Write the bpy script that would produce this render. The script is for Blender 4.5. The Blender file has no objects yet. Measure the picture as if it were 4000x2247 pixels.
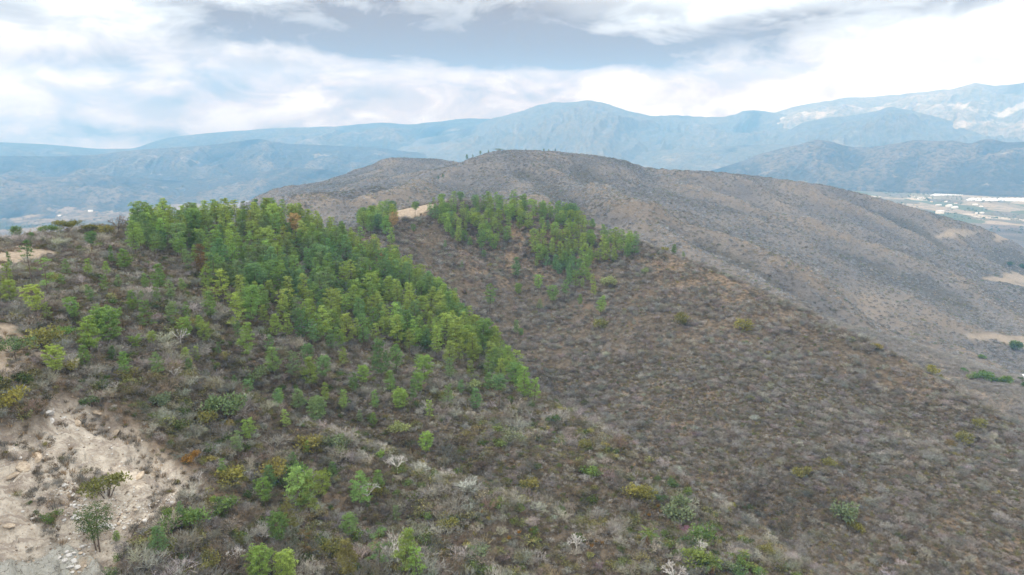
import bpy, math, random
import numpy as np

random.seed(7)
RNG = np.random.default_rng(7)
S = bpy.context.scene
COL = S.collection

# ------------------------------------------------------------------ camera
PITCH = math.radians(12.9)
F = 1718.0                      # focal length in pixels of a 2576 px wide frame
CX, CY = 1288.0, 723.5
cam_d = bpy.data.cameras.new('camera')
cam = bpy.data.objects.new('camera', cam_d)
COL.objects.link(cam)
cam.location = (0, 0, 0)
cam.rotation_euler = (math.pi / 2 - PITCH, 0, 0)
cam_d.sensor_width = 36
cam_d.lens = 36 * F / 2576
cam_d.clip_start = 1
cam_d.clip_end = 60000
S.camera = cam

# ------------------------------------------------------------------ exposure / engine
S.view_settings.view_transform = 'Standard'
S.view_settings.look = 'None'
S.view_settings.gamma = 1
S.view_settings.use_curve_mapping = False
S.view_settings.exposure = 0.67
S.render.engine = 'CYCLES'
S.cycles.use_denoising = True
S.cycles.max_bounces = 5
S.cycles.diffuse_bounces = 2
S.cycles.glossy_bounces = 1
S.cycles.transmission_bounces = 2
S.cycles.volume_bounces = 3
S.cycles.transparent_max_bounces = 8

# ------------------------------------------------------------------ sun
SUN_EL, SUN_AZ = math.radians(42), math.radians(-115)   # azimuth from +Y, clockwise: high, behind and to the left
sun_d = bpy.data.lights.new('sun', 'SUN')
sun_d.energy = 1.5
sun_d.angle = math.radians(10)
sun_d.color = (1.0, 0.955, 0.89)
sun = bpy.data.objects.new('sun', sun_d)
COL.objects.link(sun)
sun.rotation_euler = (math.pi / 2 - SUN_EL, 0, math.pi - SUN_AZ)


# ------------------------------------------------------------------ node helper
class NT:
    def __init__(self, tree):
        self.t = tree
        self.n = tree.nodes
        self.l = tree.links

    def new(self, typ, **kw):
        n = self.n.new(typ)
        for k, v in kw.items():
            setattr(n, k, v)
        return n

    def put(self, sock, v):
        if isinstance(v, bpy.types.NodeSocket):
            self.l.new(v, sock)
        elif v is not None:
            if hasattr(sock.default_value, '__len__') and not hasattr(v, '__len__'):
                v = [v] * len(sock.default_value)
            if hasattr(sock.default_value, '__len__') and len(sock.default_value) == 4 and len(v) == 3:
                v = (*v, 1)
            sock.default_value = v

    def m(self, op, a, b=None, c=None, clamp=False):
        n = self.new('ShaderNodeMath', operation=op, use_clamp=clamp)
        for s, v in zip(n.inputs, (a, b, c)):
            self.put(s, v)
        return n.outputs[0]

    def mix(self, fac, a, b, typ='MIX'):
        n = self.new('ShaderNodeMix', data_type='RGBA', blend_type=typ)
        self.put(n.inputs[0], fac)
        self.put(n.inputs[6], a)
        self.put(n.inputs[7], b)
        return n.outputs[2]

    def ss(self, x, lo, hi, a=0.0, b=1.0):
        n = self.new('ShaderNodeMapRange', interpolation_type='SMOOTHSTEP')
        for s, v in zip(n.inputs, (x, lo, hi, a, b)):
            self.put(s, v)
        return n.outputs[0]

    def noise(self, vec, scale, detail=4, rough=0.55, dist=0.0, out=0):
        n = self.new('ShaderNodeTexNoise')
        self.put(n.inputs['Vector'], vec)
        n.inputs['Scale'].default_value = scale
        n.inputs['Detail'].default_value = detail
        n.inputs['Roughness'].default_value = rough
        n.inputs['Distortion'].default_value = dist
        return n.outputs[out]

    def comb(self, x, y, z):
        n = self.new('ShaderNodeCombineXYZ')
        for s, v in zip(n.inputs, (x, y, z)):
            self.put(s, v)
        return n.outputs[0]

    def attr(self, name, typ='GEOMETRY', out='Fac'):
        n = self.new('ShaderNodeAttribute', attribute_name=name, attribute_type=typ)
        return n.outputs[out]


# ------------------------------------------------------------------ world: hazy blue sky under broken layered cloud
W = bpy.data.worlds.new('World')
S.world = W
W.use_nodes = True
w = NT(W.node_tree)
w.n.clear()
sky = w.new('ShaderNodeTexSky', sky_type='NISHITA', sun_disc=False)
sky.sun_elevation = SUN_EL
sky.sun_rotation = SUN_AZ
bg_sky = w.new('ShaderNodeBackground')
w.l.new(sky.outputs[0], bg_sky.inputs[0])
bg_sky.inputs[1].default_value = 0.08
tc = w.new('ShaderNodeTexCoord')
sep = w.new('ShaderNodeSeparateXYZ')
w.l.new(tc.outputs['Generated'], sep.inputs[0])
dx, dy, dz = sep.outputs
azd = w.m('MULTIPLY', w.m('ARCTAN2', dx, dy), 57.2958)          # degrees right of +Y
eld = w.m('MULTIPLY', w.m('ARCSINE', w.m('MINIMUM', w.m('MAXIMUM', dz, -1), 1)), 57.2958)
p_soft = w.comb(w.m('MULTIPLY', azd, 0.045), w.m('MULTIPLY', eld, 0.16), 3.1)
p_fine = w.comb(w.m('MULTIPLY', azd, 0.10), w.m('MULTIPLY', eld, 0.24), 8.7)
n_soft = w.noise(p_soft, 1.0, 6, 0.5, 0.5)
n_fine = w.noise(p_fine, 1.5, 8, 0.60, 0.5)
wob = w.m('MULTIPLY', w.m('SUBTRACT', w.noise(w.comb(w.m('MULTIPLY', azd, 0.16), w.m('MULTIPLY', eld, 0.30), 1.3), 1.0, 7, 0.52, 0.3), 0.5), 1.5)
elw = w.m('ADD', eld, wob)


def shelf(base, tilt, az0, half, depth, edge=0.45):
    """A flat cloud base: crisp lower edge, fading upward; degrees."""
    b = w.m('SUBTRACT', elw, w.m('ADD', base, w.m('MULTIPLY', w.m('SUBTRACT', azd, az0), tilt)))
    lo = w.ss(b, -edge, edge)
    up = w.ss(b, depth, 0.0)
    d = w.m('ABSOLUTE', w.m('SUBTRACT', azd, az0))
    side = w.ss(d, half, half * 0.35)
    return w.m('MULTIPLY', w.m('MULTIPLY', lo, up), side)


darks = [(shelf(5.75, -0.035, -9.0, 23.0, 9.0, 0.8), 0.62),
         (shelf(5.1, -0.01, 0.0, 14.0, 3.0, 0.6), 0.34),
         (shelf(5.6, 0.085, 10.0, 18.0, 3.8, 0.9), 0.50),
         (shelf(4.2, 0.115, 11.0, 22.0, 2.8, 1.0), 0.40),
         (shelf(7.4, 0.07, 26.0, 18.0, 2.8, 1.0), 0.60),
         (shelf(3.8, 0.0, -34.0, 14.0, 3.0, 1.1), 0.26),
         (shelf(1.4, -0.02, -30.0, 15.0, 2.2, 0.9), 0.20),
         (shelf(-0.9, 0.0, -24.0, 18.0, 2.6, 0.7), 0.36),
         (shelf(2.7, 0.0, -16.0, 10.0, 1.7, 0.8), 0.20)]
dark = 0.0
for s_, k_ in darks:
    dark = w.m('ADD', w.m('MULTIPLY', s_, k_), dark)
tone = w.m('ADD', w.ss(n_soft, 0.34, 0.64, 0.0, 0.36), w.ss(n_fine, 0.38, 0.64, 0.0, 0.36))
dark = w.m('MULTIPLY', dark, w.ss(n_fine, 0.22, 0.62, 0.78, 1.12))
rightw = w.ss(azd, -6, 20, 1.0, 0.95)                           # the cloud deck thins towards the right
# heaped white cloud low over the horizon: rounded lobes with brighter tops
warp = w.noise(w.comb(w.m('MULTIPLY', azd, 0.35), w.m('MULTIPLY', eld, 0.6), 2.0), 1.0, 6, 0.6, 0, 1)
vadd_ = w.new('ShaderNodeVectorMath', operation='MULTIPLY_ADD')
w.l.new(warp, vadd_.inputs[0])
vadd_.inputs[1].default_value = (1.3, 1.3, 0)
w.l.new(w.comb(w.m('MULTIPLY', azd, 0.20), w.m('MULTIPLY', eld, 0.42), 0.0), vadd_.inputs[2])
vor_ = w.new('ShaderNodeTexVoronoi', feature='SMOOTH_F1')
w.l.new(vadd_.outputs[0], vor_.inputs['Vector'])
vor_.inputs['Scale'].default_value = 1.0
vor_.inputs['Smoothness'].default_value = 0.25
puff = w.m('MULTIPLY', w.ss(vor_.outputs['Distance'], 0.62, 0.18), w.m('MULTIPLY', w.ss(eld, 6.5, 3.0), w.ss(n_soft, 0.34, 0.5)))
tone = w.m('MAXIMUM', w.m('SUBTRACT', tone, w.m('MULTIPLY', puff, 0.34)), 0.0)
tone = w.m('ADD', tone, w.m('MULTIPLY', w.m('MULTIPLY', w.ss(azd, 10, -16), w.ss(eld, 7.5, 1.5)), 0.20))   # thicker, greyer cloud low on the left
tone = w.m('MINIMUM', w.m('ADD', w.m('MULTIPLY', tone, rightw), dark), 1.0)
c_white = w.mix(w.ss(eld, 2, 16), (1.04, 0.98, 0.93), (1.0, 0.97, 0.95))
c_cloud = w.mix(w.m('MULTIPLY', tone, 2.0, clamp=True), c_white, w.mix(w.ss(eld, 2.5, 9), (0.62, 0.475, 0.395), (0.56, 0.575, 0.585)))       # far cloud is reddened by the air it is seen through
c_cloud = w.mix(w.m('SUBTRACT', w.m('MULTIPLY', tone, 2.0), 1.0, clamp=True), c_cloud, (0.215, 0.155, 0.11))
lum = w.m('ADD', w.m('MULTIPLY', w.ss(azd, -5, 25), 0.08), 1.0)
lum = w.m('MULTIPLY', lum, w.m('ADD', w.m('MULTIPLY', w.m('MAXIMUM', dz, 0), 2.4), 0.80))   # an overcast sky brightens to the zenith
bg_c = w.new('ShaderNodeBackground')
w.l.new(c_cloud, bg_c.inputs[0])
w.l.new(w.m('MULTIPLY', lum, 0.80), bg_c.inputs[1])
mixs = w.new('ShaderNodeMixShader')
w.put(mixs.inputs[0], w.ss(n_fine, 0.20, 0.34, 0.95, 1.0))
w.l.new(bg_sky.outputs[0], mixs.inputs[1])
w.l.new(bg_c.outputs[0], mixs.inputs[2])
wo = w.new('ShaderNodeOutputWorld')
w.l.new(mixs.outputs[0], wo.inputs[0])


# ------------------------------------------------------------------ numpy noise
_T = np.random.default_rng(11).random((256, 256))


def vnoise(x, y):
    xi, yi = np.floor(x).astype(int), np.floor(y).astype(int)
    fx, fy = x - xi, y - yi
    fx, fy = fx * fx * fx * (fx * (fx * 6 - 15) + 10), fy * fy * fy * (fy * (fy * 6 - 15) + 10)
    a, b = _T[xi & 255, yi & 255], _T[(xi + 1) & 255, yi & 255]
    c, d = _T[xi & 255, (yi + 1) & 255], _T[(xi + 1) & 255, (yi + 1) & 255]
    return (a + (b - a) * fx) * (1 - fy) + (c + (d - c) * fx) * fy


def fbm(x, y, oct=5, gain=0.5):
    s, a, t = 0, 1, 0
    for k in range(oct):
        s = s + a * (vnoise(x * 2 ** k + 17.3 * k, y * 2 ** k + 5.1 * k) - 0.5)
        t += a
        a *= gain
    return s / t * 2


def ridged(x, y, oct=5, gain=0.5):
    s, a, t = 0, 1, 0
    for k in range(oct):
        s = s + a * (1 - np.abs(2 * vnoise(x * 2 ** k + 31.7 * k, y * 2 ** k + 9.4 * k) - 1))
        t += a
        a *= gain
    return s / t


def sstep(x, a, b):
    t = np.clip((x - a) / (b - a), 0, 1)
    return t * t * (3 - 2 * t)


# ------------------------------------------------------------------ surveying: photo bearing -> azimuth and slope of sight
def ray(u, v):
    a, b = (np.asarray(u, float) - CX) / F, (CY - np.asarray(v, float)) / F
    X, Y, Z = a, math.cos(PITCH) + b * math.sin(PITCH), b * math.cos(PITCH) - math.sin(PITCH)
    h = np.hypot(X, Y)
    return np.arctan2(X, Y), Z / h


def proj(x, y, z):
    fwd = y * math.cos(PITCH) - z * math.sin(PITCH)
    up = y * math.sin(PITCH) + z * math.cos(PITCH)
    return CX + F * x / fwd, CY - F * up / fwd


# sight line (u, v) and horizontal distance to the ground seen there
PV = [
 # front of the left hill
 (-300,1447,112),(0,1447,118),(400,1447,118),(800,1447,122),(1288,1447,128),(1700,1447,145),(2050,1447,168),
 (0,1300,128),(200,1300,130),(450,1300,130),(700,1300,138),(1000,1300,145),(1288,1300,150),(1600,1300,165),(1800,1300,180),
 (-300,1150,138),(0,1150,140),(250,1150,142),(500,1150,148),(800,1150,165),(1100,1150,178),(1400,1150,187),
 (0,1000,158),(250,1000,160),(500,1000,172),(800,1000,198),(1100,1000,214),(1200,1000,225),
 (-300,880,180),(0,880,180),(250,880,190),(500,880,205),(800,880,235),(1050,880,254),
 (0,760,205),(250,760,215),(500,760,240),(750,760,275),(950,760,297),
 (-300,660,245),(0,660,250),(120,645,262),(300,660,262),(500,660,287),(700,660,317),(880,665,338),
 # its crest and the spur running down to the right
 (-300,622,285),(0,614,288),(65,606,290),(171,597,300),(234,585,310),(322,578,320),(450,575,335),(600,570,350),(720,572,360),(800,590,365),(860,612,365),
 (1000,690,340),(1130,790,310),(1220,890,275),(1300,960,250),(1370,1010,235),(1500,1085,220),(1600,1140,210),(1700,1205,200),(1800,1270,192),(1900,1345,184),
 # gully
 (885,600,405),(1000,660,420),(1130,770,400),(1230,860,365),(1320,950,325),(1400,1020,300),(1520,1082,268),(1700,1195,240),(1900,1335,214),(2080,1447,196),
 # face and crest of the second hill
 (900,575,490),(980,545,520),(1050,548,520),(1050,620,470),(1090,512,548),(985,533,542),(1140,528,530),(1200,535,525),(1200,580,505),(1200,660,470),(1200,760,420),
 (1300,535,522),(1400,548,515),(1400,650,480),(1400,760,430),(1400,900,360),(1500,582,496),
 (1620,614,475),(1600,660,455),(1600,760,410),(1600,900,345),(1600,1050,285),(1700,645,468),
 (1800,682,462),(1800,720,440),(1800,800,395),(1800,950,325),(1800,1100,275),(1900,725,445),
 (2000,772,425),(2000,850,385),(2000,950,335),(2000,1100,278),(2000,1250,234),
 (2120,830,410),(2250,890,395),(2250,980,350),(2250,1100,295),(2250,1250,250),(2250,1447,206),
 (2400,980,375),(2400,1100,320),(2560,1075,350),(2576,1130,325),(2576,1250,275),(2576,1447,226),(2800,1250,310),(2800,1447,245),(2800,1180,340),
 # big hill behind: left ridge, summit, right shoulder
 (725,522,1000),(836,495,1150),(945,474,1250),(1035,459,1300),(1095,441,1350),(1131,420,1380),(1185,399,1400),(1233,383,1410),(1275,378,1420),(1340,379,1435),
 (1400,382,1450),(1500,392,1480),(1560,402,1500),(1620,420,1520),(1700,428,1560),(1780,430,1600),(1900,441,1640),(2000,455,1680),(2100,470,1720),(2200,492,1760),(2300,522,1800),(2400,556,1850),(2500,600,1900),(2576,640,1950),(2700,690,2000),
 (900,560,800),(800,560,850),(1000,520,900),(1100,490,1000),(1300,490,950),(1250,440,1250),(1330,500,800),(1450,540,780),(1600,590,720),(1800,660,700),(2000,745,680),(2250,870,600),(2400,950,560),(2576,1050,480),
 (1450,450,1150),(1550,450,1250),(1600,500,1000),(1700,530,1100),(1750,470,1450),(1850,560,1150),(1900,500,1480),(1900,620,950),(2000,560,1350),(2050,700,850),(2100,620,1200),(2200,700,1150),(2300,600,1500),(2400,650,1450),
 (2150,800,860),(2300,750,1050),(2300,850,800),(2450,760,1200),(2350,900,750),(2450,900,820),(2520,850,1050),(2576,960,860),(2576,800,1250),(2576,700,1650),(2800,900,1000),(2800,750,1500),
 # lower knoll left of the summit
 (644,497,1700),(734,474,1750),(821,447,1800),(929,432,1850),(959,417,1870),(989,404,1900),(1043,403,1900),(1124,415,1850),(850,475,1500),(950,452,1640),
]
# ground the camera does not see: bearing u, distance, height
HV = [
 (100,390,-85),(300,410,-88),(500,440,-92),(700,450,-88),(-300,380,-90),(800,520,-92),(700,700,-108),
 (0,700,-250),(300,800,-225),(500,900,-190),(-300,700,-260),(0,1500,-420),(300,1500,-380),(-300,1500,-430),(500,1400,-300),
 (1050,640,-92),(1330,640,-90),(1450,620,-106),(1620,590,-120),(1800,580,-142),(2000,540,-165),(2250,480,-180),(2400,470,-196),(2576,420,-196),(2800,430,-220),
 (1275,1700,-130),(1500,1800,-160),(1780,2000,-220),(2100,2200,-300),(1000,2300,-250),(800,2250,-290),(644,2200,-340),(1150,1620,-130),
 (0,3000,-450),(644,3000,-450),(1000,3000,-430),(1500,3000,-400),(2000,3000,-360),(2576,3000,-352),(2300,2600,-345),(2576,2300,-352),(2800,3000,-352),(-300,3000,-450),(0,2200,-440),(400,2200,-420),
 (0,40,-75),(1288,40,-80),(2576,40,-110),(0,70,-85),(700,70,-88),(1288,75,-90),(2000,85,-108),(2576,110,-140),
]
pts, val = [], []
for u, v, r in PV:
    a, t = ray(u, v)
    pts.append((a, math.log(r)))
    val.append(t)
for u, r, z in HV:
    v = CY
    for _ in range(12):                      # find the row where that height is sighted
        a, t = ray(u, v)
        v += (t - z / r) * F * 0.9
    pts.append((a, math.log(r)))
    val.append(z / r)
pts, val = np.array(pts, float), np.array(val, float)


def tps(d2):
    return 0.5 * d2 * np.log(d2 + 1e-12)


n_ = len(pts)
K = tps(((pts[:, None] - pts[None]) ** 2).sum(-1)) + np.eye(n_) * 2e-4
Pm = np.c_[np.ones(n_), pts]
A_ = np.block([[K, Pm], [Pm.T, np.zeros((3, 3))]])
sol = np.linalg.solve(A_, np.r_[val, 0, 0, 0])


def zfloor(az):
    return -450 + 100 * sstep(az, -0.25, 0.35)


def height(az, rho):
    """Ground height at azimuth, distance (arrays of one shape)."""
    q = np.stack([az.ravel(), np.log(rho.ravel())], 1)
    out = np.empty(len(q))
    for i in range(0, len(q), 20000):
        c = q[i:i + 20000]
        d2 = ((c[:, None] - pts[None]) ** 2).sum(-1)
        out[i:i + 20000] = tps(d2) @ sol[:n_] + sol[n_] + c @ sol[n_ + 1:]
    z = out.reshape(az.shape) * rho
    x, y = rho * np.sin(az), rho * np.cos(az)
    k = sstep(rho, 2200, 3000)
    z = z * (1 - k) + zfloor(az) * k
    # erosion: small ribs near, gullies on the big hill, badlands on the valley floor
    near = 1 - sstep(rho, 380, 800)
    mid = sstep(rho, 560, 950) * (1 - sstep(rho, 2100, 3000))
    z = z + near * (fbm(x / 34, y / 34, 4) * 2.2 + fbm(x / 7, y / 7, 2) * 0.35)
    wx, wy = x + 60 * fbm(x / 260, y / 260, 2), y + 60 * fbm(x / 260 + 9, y / 260, 2)
    hillm = sstep(z, -330, -200)
    low = 1 - 0.8 * sstep(z, -95, -52)
    z = z + mid * hillm * ((ridged(wx / 210, wy / 330, 4, 0.5) - 0.62) * 40 * low + fbm(x / 30, y / 30, 3) * 1.6)
    far = sstep(rho, 1500, 3000)
    lft = 1 - sstep(az, -0.1, 0.12)
    z = z + far * lft * (ridged(x / 520, y / 700, 5, 0.55) - 0.6) * 95 + far * (1 - lft) * fbm(x / 500, y / 500, 4) * 4
    return z


AZ = np.linspace(math.radians(-52), math.radians(52), 680)
LR = np.linspace(math.log(36), math.log(3200), 700)
RHO = np.exp(LR)
GA, GR = np.meshgrid(AZ, RHO, indexing='ij')
GZ = height(GA, GR)


def in_poly(u, v, poly):
    u, v = np.asarray(u, float), np.asarray(v, float)
    c = np.zeros(u.shape, bool)
    n = len(poly)
    for i in range(n):
        (x1, y1), (x2, y2) = poly[i], poly[(i + 1) % n]
        c ^= ((y1 > v) != (y2 > v)) & (u < (x2 - x1) * (v - y1) / ((y2 - y1) or 1e-9) + x1)
    return c


def dist_poly(x, y, poly):
    d = np.full(np.shape(x), 1e9)
    n = len(poly)
    for i in range(n):
        (x1, y1), (x2, y2) = poly[i], poly[(i + 1) % n]
        L = (x2 - x1) ** 2 + (y2 - y1) ** 2 + 1e-9
        t = np.clip(((x - x1) * (x2 - x1) + (y - y1) * (y2 - y1)) / L, 0, 1)
        d = np.minimum(d, np.hypot(x - x1 - t * (x2 - x1), y - y1 - t * (y2 - y1)))
    return d


def col_z(az):
    f = (az - AZ[0]) / (AZ[1] - AZ[0])
    i = int(np.clip(math.floor(f), 0, len(AZ) - 2))
    f -= i
    return GZ[i] * (1 - f) + GZ[i + 1] * f


def ground(u, v, rmin=60, rmax=3150):
    """The first ground met along a sight line."""
    a, t = ray(u, v)
    a, t = float(a), float(t)
    zc = col_z(a)
    s = zc - t * RHO
    ok = (RHO > rmin) & (RHO < rmax) & (s >= 0)
    if not ok.any():
        j = int(np.argmax(np.where((RHO > rmin) & (RHO < rmax), zc / RHO, -9)))
        r = RHO[j]
        return r * math.sin(a), r * math.cos(a), float(zc[j]), r
    j = int(np.argmax(ok))
    if j > 0 and s[j - 1] < 0 and RHO[j - 1] > rmin:
        f = -s[j - 1] / (s[j] - s[j - 1])
        r = RHO[j - 1] + f * (RHO[j] - RHO[j - 1])
    else:
        r = RHO[j]
    return r * math.sin(a), r * math.cos(a), float(np.interp(r, RHO, zc)), r


def zat(x, y):
    a = np.arctan2(x, y)
    r = np.hypot(x, y)
    fa = np.clip((a - AZ[0]) / (AZ[1] - AZ[0]), 0, len(AZ) - 1.001)
    fr = np.clip((np.log(r) - LR[0]) / (LR[1] - LR[0]), 0, len(LR) - 1.001)
    i, j = fa.astype(int), fr.astype(int)
    fa, fr = fa - i, fr - j
    return (GZ[i, j] * (1 - fa) + GZ[i + 1, j] * fa) * (1 - fr) + (GZ[i, j + 1] * (1 - fa) + GZ[i + 1, j + 1] * fa) * fr


def world_poly(pl, **k):
    return [ground(u, v, **k)[:2] for u, v in pl]


# ------------------------------------------------------------------ clearings, cut and fields (world outlines)
QUARRY = world_poly([(-60,1075),(0,1060),(60,1050),(95,1025),(120,990),(180,980),(250,1000),(330,1040),(395,1095),(450,1150),(525,1185),(505,1225),(430,1285),(330,1338),(275,1395),(225,1447),(-60,1460)])
SLAB = world_poly([(-60,1362),(0,1352),(70,1338),(150,1345),(215,1368),(238,1400),(215,1460),(-60,1470)])
PAD_A = world_poly([(-40,628),(0,624),(60,613),(110,628),(145,634),(95,652),(60,664),(0,682),(-40,690)])
PAD_B = world_poly([(-40,818),(30,816),(65,840),(110,862),(128,884),(85,930),(0,958),(-40,962)])
PAD_C = world_poly([(968,542),(1000,527),(1040,517),(1090,513),(1092,521),(1068,535),(1040,549),(990,552)], rmin=480, rmax=600)
FIELDS = [world_poly(p, rmin=450) for p in (
    [(2436,848),(2470,838),(2520,842),(2600,846),(2600,872),(2530,862),(2470,856)],
    [(2478,702),(2520,694),(2600,692),(2600,718),(2540,714)],
    [(2500,612),(2540,606),(2600,606),(2600,616),(2530,618)],
    [(2350,585),(2430,580),(2470,588),(2400,594)])]
TRACKS = [world_poly(p, rmin=400) for p in (
    [(2290,918),(2350,936),(2420,965),(2500,1000),(2505,1006),(2420,972),(2340,944),(2285,925)],
    [(911,482),(915,482),(915,507),(950,511),(950,513),(911,510)],
    [(2160,742),(2225,735),(2270,770),(2230,790),(2150,775)])]

GX, GY = GR * np.sin(GA), GR * np.cos(GA)
near_b = GR < 640


def soft_mask(poly, width, rmax, wob=0.0):
    m = np.zeros(GR.shape)
    sel = GR < rmax
    x, y = GX[sel], GY[sel]
    s = np.where(in_poly(x, y, poly), 1, -1) * dist_poly(x, y, poly)
    if wob:
        s = s + fbm(x / (wob * 2.5), y / (wob * 2.5), 3) * wob
    m[sel] = sstep(s, -width, width)
    return m


m_quarry = soft_mask(QUARRY, 1.0, 260, 2.5)
m_slab = soft_mask(SLAB, 0.9, 220, 3.2)
m_pads = np.maximum(soft_mask(PAD_A, 2.5, 340, 2.5), soft_mask(PAD_B, 1.2, 260, 1.5))
m_pads = np.maximum(m_pads, soft_mask(PAD_C, 3, 640, 3.0))
m_field = np.zeros(GR.shape)
for p in FIELDS:
    m_field = np.maximum(m_field, soft_mask(p, 5, 2400, 9.0))
m_track = np.zeros(GR.shape)
for k_, p in enumerate(TRACKS):
    m_track = np.maximum(m_track, soft_mask(p, *((3, 2400, 3.0), (2, 2400, 1.5), (14, 2400, 16.0))[k_]) * (0.55, 0.6, 0.22)[k_])
def crest_fix(line, half):
    """Bring a skyline back to where it was surveyed after the erosion noise."""
    global GZ
    la, lt, lr = [], [], []
    for u, v, r in line:
        a, t = ray(u, v)
        la.append(float(a)); lt.append(float(t)); lr.append(math.log(r))
    for _ in range(2):
        ta, ra = np.interp(AZ, la, lt), np.interp(AZ, la, lr)
        w_ = np.exp(-((LR[None] - ra[:, None]) / half) ** 2)
        t_ = GZ / RHO[None]
        top = np.where(np.abs(LR[None] - ra[:, None]) < half * 0.8, t_, -9).max(1)
        d_ = ta - top
        d_ = np.convolve(np.r_[[d_[0]] * 4, d_, [d_[-1]] * 4], np.ones(9) / 9, 'valid')
        fade = sstep(AZ, la[0] - 0.01, la[0] + 0.03) * (1 - sstep(AZ, la[-1] - 0.03, la[-1] + 0.01))
        GZ = GZ + (d_ * fade)[:, None] * w_ * RHO[None]


CREST_C = [(1131,420,1380),(1185,399,1400),(1233,383,1410),(1275,378,1420),(1340,379,1435),(1400,382,1450),(1500,392,1480),(1560,402,1500),(1627,423,1520),(1700,428,1560),(1780,431,1600),(1932,447,1650),(2074,466,1700),(2181,491,1750),(2288,520,1795),(2377,546,1840),(2466,572,1880),(2576,620,1950)]
CREST_B = [(1380,545,515),(1450,562,505),(1500,582,496),(1620,614,475),(1700,645,468),(1800,682,462),(1900,725,445),(2000,772,425),(2120,830,410),(2250,890,395),(2400,975,375),(2560,1072,350),(2640,1110,342)]
crest_fix(CREST_C, 0.16)
crest_fix(CREST_B, 0.09)
_cb = np.array(CREST_B, float)


def beyond_b(u, v, r):
    """0..1: on the far side of the second hill's crest."""
    return sstep(np.interp(u, _cb[:, 0], _cb[:, 1]) - v, -6, 10) * (r > np.interp(u, _cb[:, 0], _cb[:, 2]) * 0.97) * sstep(u, 1350, 1450)


def ridge_line(line, h, w1, hol, off, w2, rmin, rmax):
    """A crest of height h along a surveyed line with a hollow behind it; returns crest and hollow masks."""
    global GZ
    P = [ground(u, v, rmin, rmax)[:2] for u, v in line]
    sel = (GR > rmin * 0.9) & (GR < rmax * 1.1)
    xx, yy = GX[sel], GY[sel]
    dm, sd, al = np.full(xx.shape, 1e9), np.zeros(xx.shape), np.zeros(xx.shape)
    for k_, ((x1, y1), (x2, y2)) in enumerate(zip(P, P[1:])):
        L2 = (x2 - x1) ** 2 + (y2 - y1) ** 2 + 1e-6
        t_ = np.clip(((xx - x1) * (x2 - x1) + (yy - y1) * (y2 - y1)) / L2, 0, 1)
        ex, ey = xx - x1 - t_ * (x2 - x1), yy - y1 - t_ * (y2 - y1)
        d_ = np.hypot(ex, ey)
        b_ = d_ < dm
        dm = np.where(b_, d_, dm)
        sd = np.where(b_, np.sign(ex * (y1 - y2) + ey * (x2 - x1)) * d_, sd)      # + on the far side of a line drawn left to right
        al = np.where(b_, (k_ + t_) / (len(P) - 1), al)
    wob = w1 * 0.6 * fbm(xx / (w1 * 4), yy / (w1 * 4), 3)
    sd = sd + wob
    env = sstep(al, 0.0, 0.15) * (1 - sstep(al, 0.85, 1.0))
    c = np.exp(-(sd / w1) ** 2) * env
    g = np.exp(-((sd - off) / w2) ** 2) * env
    GZ[sel] += h * c - hol * g - 0.4 * hol * np.exp(-((sd + off) / w2) ** 2) * env
    cm, gm = np.zeros(GR.shape), np.zeros(GR.shape)
    cm[sel], gm[sel] = c, g
    return cm, gm


crest_m, hollow_m = ridge_line([(330,905),(450,960),(560,1010),(700,1068),(850,1130),(1000,1195),(1150,1250),(1400,1335),(1650,1400),(1850,1446)], 3.4, 7.5, 4.2, 20, 11, 90, 330)
for ln in ([(1340,1000),(1400,1040),(1500,1090),(1600,1145),(1700,1208),(1800,1275),(1900,1345),(1990,1405)],):
    c_, g_ = ridge_line(ln, 2.6, 8, 5.0, 24, 13, 150, 300)
    crest_m, hollow_m = np.maximum(crest_m, c_), np.maximum(hollow_m, g_)
rid_m = np.zeros(GR.shape)
for ln, h_, wd, hl in (([(1320,398),(1400,440),(1480,482),(1590,522),(1700,556),(1810,600),(1920,655),(2030,700),(2160,735)], 9, 34, 13),
                       ([(1240,440),(1300,470),(1370,515),(1430,560)], 6, 22, 9),
                       ([(1640,430),(1750,480),(1880,520),(2000,560),(2130,600),(2260,650),(2380,700)], 8, 30, 12),
                       ([(1950,455),(2060,500),(2180,540),(2290,590),(2390,640)], 7, 30, 10),
                       ([(1560,560),(1660,600),(1760,650),(1880,700),(1990,760),(2120,830)], 6, 22, 9),
                       ([(1180,410),(1120,445),(1040,475),(950,500),(860,530)], 6, 24, 8)):
    if ln[0][0] > ln[-1][0]:
        ln = ln[::-1]
    c_, g_ = ridge_line(ln, h_ * 1.4, wd, hl * 1.7, wd * 2.2, wd * 1.3, 620, 1700)
    rid_m += c_ - g_
crest_fix(CREST_C, 0.10)
# the cut is a scar sunk into the hill: broken ledges, gullied face, smooth slabs low down
cx_, cy_ = GX / 6.5, GY / 6.5
rx_, ry_ = GX * 0.55 + GY * 0.83, GX * 0.83 - GY * 0.55
rill = ridged(ry_ / 5.0 + 0.25 * fbm(GX / 6, GY / 6, 2), rx_ / 26.0, 4, 0.55)
scar = m_quarry * (2.0 + 1.8 * rill + 2.3 * (ridged(cx_, cy_ * 0.7, 5, 0.6) - 0.5) * 2 + 0.6 * fbm(GX / 1.4, GY / 1.4, 3))
scar = scar * (1 - m_slab) + m_slab * (3.2 - 1.2 * np.floor((GX * 0.45 + GY * 0.30 + 1.2 * fbm(GX / 6, GY / 6, 2)) / 3.2 % 2) + 0.45 * fbm(GX / 2.5, GY / 2.5, 3))
GZ = GZ - np.where(m_quarry + m_slab > 0, scar, 0)


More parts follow.
